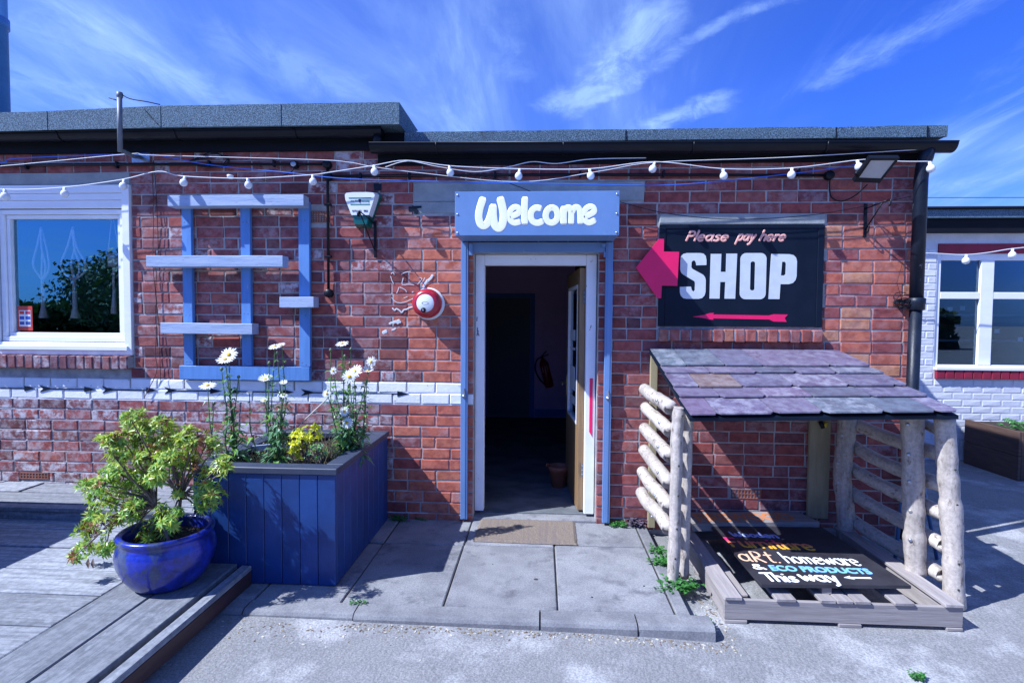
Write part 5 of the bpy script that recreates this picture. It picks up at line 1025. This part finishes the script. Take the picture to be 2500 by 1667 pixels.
weed((1.75, -1.62, -.072), 26, .03, 'flat patch of grass in the yard concrete in front of the pallet', spread=.018)
# leaf litter and grit at kerb foot
q = MB()
for i in range(700):
    x = R.uniform(-1.0, 1.0); y = -1.405 - abs(R.gauss(0, .035)); s_ = R.uniform(.002, .008)
    if R.random() < .25: x = R.gauss(-1.35, .35); y = -1.43-abs(R.gauss(0, .09))
    if R.random() < .2: x = .93+R.uniform(0, .1); y = R.uniform(-1.4, -.6)
    a = R.uniform(0, 3.14); q.box(-s_, s_, -s_*.4, s_*.4, 0, s_*.35); 
    vs = q.v[-8:]; ca, sa = math.cos(a), math.sin(a); q.v[-8:] = [(x+p[0]*ca-p[1]*sa, y+p[0]*sa+p[1]*ca, gz(x)+.0005+p[2]) for p in vs]; mi = R.choice((0, 0, 1, 2)); q.m[-6:] = [mi]*6
tag(q.build('leaf_litter', [DRY, TWIG, CANE]), 'scattered dry leaf litter and grit at the foot of the kerb', 'litter', None, 'stuff')
# ================================================================== LOG SHELTER
SHL = thing('log_shelter', (1.5, -.6, 0), 'rustic log sided shelter with a purple slate lean-to roof beside the wall', 'shelter')
YB, YF, ZB, ZF = -.045, -1.03, 1.362, 1.046
rz = lambda y, x=1.5: ZB + (y-YB)*(ZB-ZF)/(YB-YF) + (x-1.58)*.026*(y-YB)/(YF-YB)
def fx(x, y): t = (y-YB)/(YF-YB); return .812+(x-.812)*(1+.066*t)+.040*t
q = MB(); a_, b_ = .812, 2.192
def rp(x, y, dz): X = fx(x, y); return (X, y, rz(y, X)+dz)
q.add([rp(a_, YB, -.034), rp(b_, YB, -.034), rp(b_, YF, -.030), rp(a_, YF, -.030), rp(a_, YB, -.014), rp(b_, YB, -.014), rp(b_, YF, -.010), rp(a_, YF, -.010)], [(0, 1, 2, 3), (4, 7, 6, 5), (3, 2, 6, 7), (0, 4, 5, 1), (1, 5, 6, 2), (0, 3, 7, 4)])
RFB = q.build('roof_board', SIGNK, SHL)
rows = [(-.05, -.375, [.812, .985, 1.24, 1.485, 1.935, 2.19], 0), (-.355, -.495, [.812, 1.10, 1.40, 1.65, 1.90, 2.190], 1), (-.475, -.695, [.812, .965, 1.22, 1.53, 1.855, 2.12, 2.192], 0), (-.675, -.835, [.812, 1.04, 1.30, 1.56, 1.88, 2.192], 1), (-.815, -1.036, [.810, .950, 1.256, 1.51, 1.822, 2.08, 2.194], 0)]
SC_ = [(.125, .105, .165), (.14, .105, .165), (.115, .115, .17), (.10, .12, .155), (.13, .11, .165), (.11, .10, .155), (.10, .105, .145)]
for ri, (ya, yb, xs_, k_) in enumerate(rows):
    for i, (a, b_) in enumerate(zip(xs_[:-1], xs_[1:])):
        a2, b2 = a+.0025, b_-.0025; t_ = .008; c_ = .022 if i > 0 and R.random() < .7 else .006; jy = R.uniform(-.008, .006); up = R.uniform(0, .004)
        pts = [(a2, ya), (b2, ya), (b2, yb+jy+c_), (b2-c_, yb+jy), (a2+c_, yb+jy), (a2, yb+jy+c_)]
        if b2-a2 < .06: pts = [(a2, ya), (b2, ya), (b2, yb), (a2, yb)]
        n_ = len(pts); P0 = []
        for x, y in pts: X = fx(x, y); P0.append((X, y, rz(y, X) - .004 + (.014+up)*(y-ya)/(yb-ya)))
        q = MB(); q.add(P0 + [(x, y, z+t_) for x, y, z in P0], [tuple(range(n_)), tuple(range(n_, 2*n_))[::-1]] + [(i_, i_+n_, (i_+1) % n_+n_, (i_+1) % n_) for i_ in range(n_)])
        o = q.build('slate', SLATE, RFB); c = R.choice(SC_)
        if ri == 2 and i == 1: c = (.17, .12, .11)
        if ri == 4 and i == 3: c = (.11, .13, .16)
        if ri == 0 and i == 0: c = (.10, .125, .15)
        o.color = tuple(min(1, v*1.12) for v in c) + (R.choice((.05, .15, .3)),)
SLATE_n = SLATE.node_tree.nodes
def logm(mb, pts, r_, n_=14, bumpy=.06, mi=0):
    P_ = smooth([tuple(p) for p in pts], 7); m_ = len(P_); sd = R.uniform(0, 50); mb.tube([P_[0]]+P_+[P_[-1]], [r_*.82] + [r_*(1+bumpy*noise.noise(Vector((i*.45, sd, 0)))*1.6) for i in range(m_)] + [r_*.82], n_, mi)
def bolt(p, ax, parent, r_=.007):
    q = MB(); p = Vector(p); ax = Vector(ax).normalized(); q.tube([p, p+ax*.006, p+ax*.008], [r_*1.5, r_*1.4, r_*.8], 10); q.build('bolt', ZINC, parent)
def hole(p, ax, parent): q = MB(); p = Vector(p); q.tube([p-Vector(ax)*.002, p+Vector(ax)*.0018], .006, 8); q.build('screw_hole', DIRT_SHADE, parent)
def post(pts, r_, holes=(), bolts=(), m=LOGZ):
    q = MB(); logm(q, pts, r_, 16, .10); o = q.build('post', m, SHL)
    for h_ in holes: hole((h_[0], h_[1], h_[2]), (0, -1, 0), o)
    for b_ in bolts: bolt(b_, (-.6, -.8, 0), o)
    return o
post([(.808, -.885, -.02), (.812, -.885, .15), (.816, -.885, .306), (.814, -.885, .535), (.819, -.885, .709), (.816, -.885, .87), (.822, -.885, .98), (.832, -.885, 1.055)], .036, [(.838, -.921, 1.01), (.822, -.923, .71), (.822, -.922, .53), (.818, -.922, .33), (.812, -.922, .15)])
post([(.903, -.78, -.03), (.905, -.78, .3), (.908, -.78, .7), (.912, -.78, 1.06)], .030)
q = MB(); q.box(.822, .875, -.055, -.014, .0, 1.325, bev=.003); q.build('back_board', TIMB, SHL)
post([(2.410, -.94, -.075), (2.402, -.94, .01), (2.388, -.94, .255), (2.371, -.94, .457), (2.355, -.94, .608), (2.334, -.94, .789), (2.313, -.94, 1.025)], .053, [(2.345, -.993, .74), (2.362, -.993, .54), (2.384, -.993, .20), (2.388, -.993, .05)])
post([(2.280, -.80, .055), (2.268, -.80, .248), (2.257, -.80, .407), (2.249, -.80, .565), (2.239, -.80, .775), (2.225, -.80, 1.045)], .058, (), [(2.190, -.838, .785), (2.200, -.838, .622), (2.212, -.838, .445), (2.217, -.838, .27), (2.178, -.838, .965)])
post([(2.245, -.16, -.06), (2.222, -.16, .08), (2.208, -.16, .25), (2.186, -.16, .40), (2.184, -.16, .538), (2.196, -.16, .70), (2.205, -.16, .85), (2.19, -.16, 1.17)], .058, (), [(2.135, -.19, .56), (2.14, -.19, .42), (2.155, -.19, .76)])
q = MB(); q.box(2.005, 2.155, -.042, -.012, .10, 1.32, bev=.003); q.build('back_board', TIMB, SHL)
q = MB(); q.box(.88, 2.18, -.075, -.048, 1.255, 1.315, bev=.003); q.build('back_rail', TIMB, SHL)
for i, (z, xa, yl) in enumerate(((1.040, .757, -.16), (.900, .776, -.12), (.745, .770, -.12), (.580, .772, -.12), (.432, .752, -.16), (.295, .738, -.22))):
    q = MB(); zl = z + .030; logm(q, [(.792, -.825, z), (.786, -.60, z+.008), (xa+.006, -.40, z+.018), (xa, yl, zl)], .0435, 14, .07); o = q.build('rail', LOGY, SHL)
    for y_ in (yl-.08, -.70): bolt((xa-.022, y_, z+.026), (-.9, -.35, .2), o, .0065)
for i, (za, zm, zr) in enumerate(((.835, .792, .795), (.665, .610, .615), (.498, .455, .448), (.322, .283, .262), (.130, .092, .082))):
    q = MB(); logm(q, [(2.275, -.10, za+.01), (2.300, -.30, (za+zm)/2), (2.345, -.60, zm), (2.375, -.89, zr)], .044, 14, .06); q.build('rail', LOGY, SHL)
q = MB(); logm(q, [(2.25, -.12, 1.06), (2.32, -.55, .99), (2.35, -.87, .93)], .030, 10, .05); q.build('rail', LOGY, SHL)
# pallet
PA = thing('wooden_pallet', (1.64, -.62, -.08), 'weathered grey timber pallet forming the floor of the log shelter', 'pallet')
def pb(x0, x1, y0, y1, z0, z1, m, name='slat', j=.001): q = MB(); q.box(x0, x1, y0, y1, z0, z1, bev=.003, jit=j); return q.build(name, m, PA)
pb(1.012, 2.265, -1.195, -1.170, -.058, .052, PALX, 'front_board'); pb(1.012, 2.265, -.11, -.085, -.058, .052, PALX, 'back_board')
for x in (1.016, 1.62, 2.18): pb(x, x+.09, -1.168, -.112, -.058, .050, PALY, 'stringer'); pb(x+(-.002 if x < 1.1 else .0), x+.12*(1 if x < 2 else .7), -1.20, -1.09, -.079, -.059, PALX, 'foot_block')
for x0, x1 in ((1.012, 1.105), (1.285, 1.390), (1.520, 1.600), (1.606, 1.690), (1.697, 1.782), (1.905, 2.008), (2.165, 2.262)): pb(x0, x1, -1.205, -.10, .053, .072, PALY)
pb(1.03, 1.19, -1.06, -.30, .0, .015, PALY, 'lower_slat')
# boards with lettering
WBD = thing('wooden_furniture_sign', (1.62, -.72, .08), 'black board lettered Wooden Furniture art homeware and ECO PRODUCTS lying on the pallet', 'sign')
q = MB(); zt = .130
q.add([(1.222, -1.163, zt-.020), (2.040, -1.122, zt-.020), (1.985, -.29, zt-.020), (1.21, -.32, zt-.020), (1.222, -1.163, zt-.002), (2.040, -1.122, zt-.002), (1.985, -.29, zt-.002), (1.21, -.32, zt-.002)], [(0, 3, 2, 1), (4, 5, 6, 7), (0, 1, 5, 4), (1, 2, 6, 5), (2, 3, 7, 6), (3, 0, 4, 7)]); WB1 = q.build('board', BOARD, WBD)
q = MB(); q.box(1.56, 1.61, -1.135, -1.06, .073, .108); q.build('support_block', PALX, WBD)
def lay(tx, x0, y0, x1, y1, xh, rad, m, name, up=(0, 1, 0), gap=.1, slant=0.0):
    q = MB(); a, b_ = Vector((x0, y0, zt-.0015)), Vector((x1, y1, zt-.0015)); brush(q, tx, a, (b_-a).normalized(), up, (b_-a).length, xh, rad, (0, 0, 1), slant, 0, gap); q.build(name, m, WB1)
lay('Wooden', 1.300, -.495, 1.600, -.505, .050, .0085, LETL, 'wooden_lettering', (-.04, 1, 0)); lay('Furniture', 1.235, -.665, 1.760, -.690, .092, .0100, LETG, 'furniture_lettering', (-.06, 1, 0), .05)
lay('aRt.', 1.220, -.872, 1.455, -.885, .100, .0078, LETPE, 'art_lettering', (.06, 1, 0)); lay('homeware', 1.490, -.880, 1.925, -.892, .088, .0066, LETB, 'homeware_lettering', (-.03, 1, 0), .05)
lay('&', 1.255, -.975, 1.335, -.978, .044, .0070, LETB, 'ampersand', (0, 1, 0))
fontpart('eco_products_lettering', 'ECO PRODUCTS', (1.348, -.990, zt-.001), .094, LETC, WB1, (0, 0, -.012), .0012, .0035, 0, .565)
lay('This', 1.275, -1.120, 1.450, -1.122, .062, .0095, LETB, 'this_lettering', (-.05, 1, 0)); lay('way', 1.480, -1.105, 1.680, -1.108, .070, .0105, LETB, 'way_lettering', (-.05, 1, 0))
q = MB(); yy = -1.052; q.add([(x, y, z) for z in (zt-.0015, zt+.0005) for x, y in ((1.720, yy), (1.765, yy+.022), (1.757, yy+.007), (1.870, yy+.010), (1.870, yy-.006), (1.757, yy-.007), (1.770, yy-.020))], [(7, 13, 12, 11, 10, 9, 8), (0, 1, 2, 3, 4, 5, 6)] + [(i, i+7, (i+1) % 7+7, (i+1) % 7) for i in range(7)]); q.build('painted_arrow', LETB, WB1)
FB = thing('firewood_plank', (1.54, -.17, .075), 'thick grey plank painted with faded orange FIREWOOD lettering across the back of the pallet', 'sign')
q = MB(); q.add([(1.075, -.345, .095), (1.99, -.240, .095), (1.93, -.045, .095), (1.105, -.115, .095), (1.075, -.345, .150), (1.99, -.240, .150), (1.93, -.045, .150), (1.105, -.115, .150)], [(0, 3, 2, 1), (4, 5, 6, 7), (0, 1, 5, 4), (1, 2, 6, 5), (2, 3, 7, 6), (3, 0, 4, 7)]); PK = q.build('plank', PALX, FB)
fontpart('firewood_lettering', 'FIREWOOD', (1.125, -.300, .151), .20, M('faded_orange_paint', (.60, .20, .06), (.45, .18, .09), scale=(40, 40, 40), rough=.7, bump=0), PK, (0, 0, .112), .0012, .006, 0, .72)
# trestle legs seen through the shelter
ST = thing('blue_trestle', (2.62, -.35, -.08), 'blue metal folding trestle standing behind the log shelter rails', 'trestle')
q = MB(); q.tube([(2.52, -.35, .93), (2.40, -.42, -.07)], .012, 8); q.tube([(2.52, -.35, .93), (2.76, -.30, -.07)], .012, 8); q.tube([(2.45, -.38, .36), (2.66, -.32, .36)], .008, 8); q.build('leg_frame', M('trestle_blue', (.05, .13, .28), rough=.4, bump=0), ST)
q = MB(); q.box(2.49, 2.55, -.37, -.33, .925, .955, bev=.006); q.build('yellow_cap', M('yellow_plastic', (.75, .5, .02), rough=.4, bump=0), ST)
q = MB(); q.tube([(2.06, -.075, .84), (2.075, -.09, .79)], [.016, .014], 10, 0); q.tube([(2.10, -.075, .83), (2.085, -.085, .80)], [.014, .012], 10, 1)
tag(q.build('hose_connector', [BLK, MATS['yellow_plastic']]), 'black and yellow hose connector hanging under the slate roof at the back board', 'hose connector')
# ================================================================== WHITE BUILDING
WB = thing('white_building', (6, 4, -.08), 'white painted brick outbuilding with a dark red sill and lintel beyond the drainpipe', 'building')
BY = 2.57; s0 = (BY+4.1438)/6.4438  # scaled from the y=2.3 measurements
bx = lambda x: x*s0; bzf = lambda z: 1.568+(z-1.568)*s0
wx0, wx1, wz0, wz1 = bx(4.513), bx(6.0), bzf(1.042), bzf(2.358)
q = MB(); X0_, X1_ = 2.76, 9.0
q.box(X0_, wx0, BY+.006, BY+.25, -.08, 2.62); q.box(wx0, wx1, BY+.006, BY+.25, -.08, wz0); q.box(wx0, wx1, BY+.006, BY+.25, wz1, 2.62); q.box(wx1, X1_, BY+.006, BY+.25, -.08, 2.62); q.box(X0_, X1_, 5.5, 5.7, -.08, 2.62); q.box(8.8, X1_, BY+.25, 5.5, -.08, 2.62); q.box(X0_, 8.8, BY+.25, 5.5, 1.5-1.6, -.0); WW = q.build('wall', WHM, WB)
bl_ = []
for n in range(0, 33):
    z0 = -.075+n*.0815; z1 = z0+.0725
    if z1 > 2.6: break
    x = 4.15 + (.1125 if n % 2 else 0)
    while x < 6.3:
        a, b_ = x, x+.215; x += .225; segs = [(a, b_)]
        if z1 > wz0-.12 and z0 < bzf(2.471)+.01:
            segs = [(p, min(q_, wx0-.01)) for p, q_ in segs if p < wx0-.03] + [(max(p, wx1+.01), q_) for p, q_ in segs if q_ > wx1+.03]
        if z0 > 2.45: continue
        for p, q_ in segs:
            if q_-p > .03: bl_.append((p, q_, z0, z1))
wlib = {}
for p, q_, z0, z1 in bl_[:292]:
    key = (round((q_-p)/.01), R.randrange(2))
    if key not in wlib:
        h_ = key[0]*.005; vs, fs = brickvs(-h_, h_, 0, .0725, 0, .006, .002); me = bpy.data.meshes.new('brick'); me.from_pydata(vs, [], fs); me.materials.append(WHB); me.update(); wlib[key] = me
    link('brick', wlib[key], WW, ((p+q_)/2, BY+.0025+R.uniform(-.0012, .0012), z0))
q = MB(); q.box(wx0, wx1, BY-.006, BY+.006, wz1+.003, bzf(2.471)); q.build('lintel', REDP, WB)
for i in range(14):
    q = MB(); a = wx0+.01+i*.105; q.box(a+.003, a+.100, BY-.035, BY+.005, wz0-.115, wz0-.012, bev=.005, jit=.002); q.build('sill_brick', REDP, WB)
q = MB(); q.box(X0_, X1_+.2, BY-.14, 5.8, 2.79, 2.90); q.build('roof', FELT, WB)
q = MB(); q.box(X0_, X1_+.1, BY-.10, BY-.06, 2.62, 2.786, 0); q.box(X0_, X1_, BY-.059, BY+.24, 2.621, 2.70, 1); q.build('fascia', [BLKW, WHM], WB)
gw = MB(); gw.tube([(X0_, BY-.155, 2.90), (X1_, BY-.155, 2.90)], .018, 8); gw.build('felt_roll', BLKW, WB)
fw_ = .07; q = MB()
for a, b_, c_, d_ in ((wx0+.003, wx0+.055, wz0, wz1), (5.70+.62, 6.25, wz0, wz1), (wx0+.055, 6.32, wz1-.075, wz1), (wx0+.055, 6.32, wz0, wz0+.05)): q.box(a, b_, BY+.02, BY+.08, c_, d_, bev=.004)
mxx = bx(5.075); q.box(mxx-.075, mxx+.075, BY+.015, BY+.08, wz0+.051, wz1-.076, bev=.004); tz_ = bzf(1.885); q.box(wx0+.056, mxx-.076, BY+.018, BY+.08, tz_-.04, tz_+.04, bev=.004); q.box(mxx+.076, 6.3, BY+.018, BY+.08, tz_-.04, tz_+.04, bev=.004)
WN = q.build('window', UPVC, WB); q = MB(); q.box(wx0, 6.3, BY-.045, BY+.019, wz0-.011, wz0+.025, bev=.004); q.build('window_sill', UPVC, WN)
for a, b_ in ((wx0+.05, mxx-.07), (mxx+.07, 6.3)):
    for c_, d_ in ((wz0+.045, tz_-.035), (tz_+.035, wz1-.07)): q = MB(); q.box(a, b_, BY+.048, BY+.053, c_, d_); q.build('pane', GLS2, WN)
q = MB(); q.box(X0_+.3, 8.7, BY+1.6, BY+1.65, 0, 2.6); q.box(wx0-.3, wx0-.25, BY+.26, BY+1.6, 0, 2.6); q.build('room_lining', INC, WB)
for i in range(3):
    q = MB(); q.box(4.95+i*.0, 6.3, BY+.55, BY+.57, 1.0+i*.33, 1.03+i*.33); q.build('shelf', M('shelf_%d' % i, (.12, .16, .22), rough=.7, bump=0), WB)
for a, b_ in ((5.05, 1.72), (5.20, 1.73), (5.62, 1.45), (5.9, 1.35)): q = MB(); q.box(a, a+.06, BY+.3, BY+.302, b_, b_+.05); q.build('notice', WPL, WB)
# festoon on white building
LS2 = thing('festoon_lights', (5.2, 2.3, 2.4), 'white festoon light string with globe bulbs across the front of the white outbuilding', 'string lights')
pts = [(3.9, 2.38), (4.50, 2.36), (4.78, 2.345), (5.05, 2.37), (5.32, 2.415), (5.7, 2.45)]
q = MB(); q.tube(smooth([(x, 2.30, z) for x, z in pts], 6), .006, 6); q.build('cable', CAB, LS2)
for x, z in ((4.30, 2.36), (4.82, 2.35), (5.32, 2.413)): c = clone(bulb, LS2, (x, 2.30, z)); c.scale = (1.25, 1.25, 1.25)
q = MB(); q.tube([(4.4, 2.6, 3.06), (6.5, 2.6, 3.05)], .004, 5); tag(q.build('overhead_wire', CABK), 'thin dark wire crossing the sky above the white outbuilding', 'cable')
# cedar planter by white building
CP = thing('cedar_planter', (5.4, 2.1, -.08), 'brown stained box planter with pink flowers in front of the white outbuilding', 'planter')
CX0, CX1, CY0, CY1 = 4.99, 5.90, 1.72, 2.45
ck = (CY0+4.1438)
for j in range(2):
    z0 = -.078+j*.262; z1 = z0+.258
    q = MB(); q.box(CX0+.03, CX1, CY0, CY0+.03, z0, z1, bev=.004); q.build('board', CEDAR, CP); q = MB(); q.box(CX0, CX0+.029, CY0, CY1, z0, z1, bev=.004); q.build('board', CEDAR, CP)
q = MB(); q.box(CX0+.03, CX1, CY0+.03, CY1, .0, .42); q.build('soil', SOIL, CP)
q = MB(); c0 = Vector((5.25, 1.9, .45))
for i in range(34): p = c0 + Vector((R.uniform(-.2, .5), R.uniform(-.1, .3), R.uniform(-.02, .06))); whorl(q, p, (0, -.3, 1), 6, .045, .02, (0,), .9, .2); q.tube([c0-Vector((0, 0, .06)), p], .003, 4)
for i in range(18): p = c0 + Vector((R.uniform(.05, .5), R.uniform(-.1, .2), R.uniform(.04, .10))); whorl(q, p, (R.uniform(-.5, .5), -.6, .8), 7, .042, .036, (1,), .8, .2); q.tube([c0-Vector((0, 0, .06)), p], .003, 4)
PFL = q.build('pink_flower_plant', [WEED, PNKF]); tag(PFL, 'low plant with bright pink blooms growing in the brown box planter', 'flowering plant')
# ================================================================== TREES BEHIND THE CAMERA (mirrored in the panes)
def tree(x, y, h_, wdt, label):
    T = thing('broadleaf_tree', (x, y, -.08), label, 'tree', 'trees across the yard mirrored in the shop window'); q = MB(); q.tube([(x, y, -.08), (x+.1, y, h_*.35), (x, y+.1, h_*.6)], [.28, .2, .1], 8)
    for k in range(5): a = k*1.3; q.tube([(x, y, h_*.35), (x+math.cos(a)*wdt*.4, y+math.sin(a)*wdt*.4, h_*.7)], [.1, .04], 6)
    q.build('trunk', TWIG, T); l_ = MB()
    for k in range(9000):
        d = Vector((R.gauss(0, 1), R.gauss(0, 1), R.gauss(0, 1))).normalized(); rr0 = R.uniform(.5, 1.05)*(1+.35*noise.noise(d*2.2+Vector((x, y, 0)))); p = Vector((x, y, h_*.6)) + Vector((d.x*wdt, d.y*wdt*.8, d.z*h_*.42))*rr0; s_ = R.uniform(.05, .11)
        if p.z < .3: continue
        a = Vector((R.gauss(0, 1), R.gauss(0, 1), R.gauss(0, 1))).normalized()*s_; b_ = a.cross(d+Vector((.1, .2, .3))).normalized()*s_*.7; l_.add([p-a-b_, p+a-b_, p+a+b_, p-a+b_], [(0, 1, 2, 3)])
    l_.build('crown', TREEL, T)
for x, y, h_, wd_, lb_ in ((-17.5, -21, 5.2, 3.8, 'broad dark tree across the yard, tallest of those mirrored in the window'), (-22.5, -24, 4.9, 3.4, 'rounded tree standing left of the tallest mirrored tree'), (-13, -21, 4.4, 3.4, 'lower spreading tree across the yard toward the doorway'), (-6, -24, 4.6, 4.0, 'wide tree across the yard opposite the door'), (8, -26, 5, 4.2, 'dark tree across the yard opposite the shop sign')): tree(x, y, h_, wd_, lb_)
q = MB()
for k in range(14000):
    x = R.uniform(-48, 26); hh = 2.5+.9*noise.noise(Vector((x*.25, 0, 0))); p = Vector((x, -27+R.uniform(-1.2, 1.2), R.uniform(0, hh))); s_ = R.uniform(.15, .3); a = Vector((R.gauss(0, 1), R.gauss(0, 1), R.gauss(0, 1))).normalized()*s_; b_ = a.orthogonal().normalized()*s_*.8; q.add([p-a-b_, p+a-b_, p+a+b_, p-a+b_], [(0, 1, 2, 3)])
tag(q.build('far_hedge', TREEL), 'long dark hedge on the far side of the yard behind the trees', 'hedge', None, 'stuff')
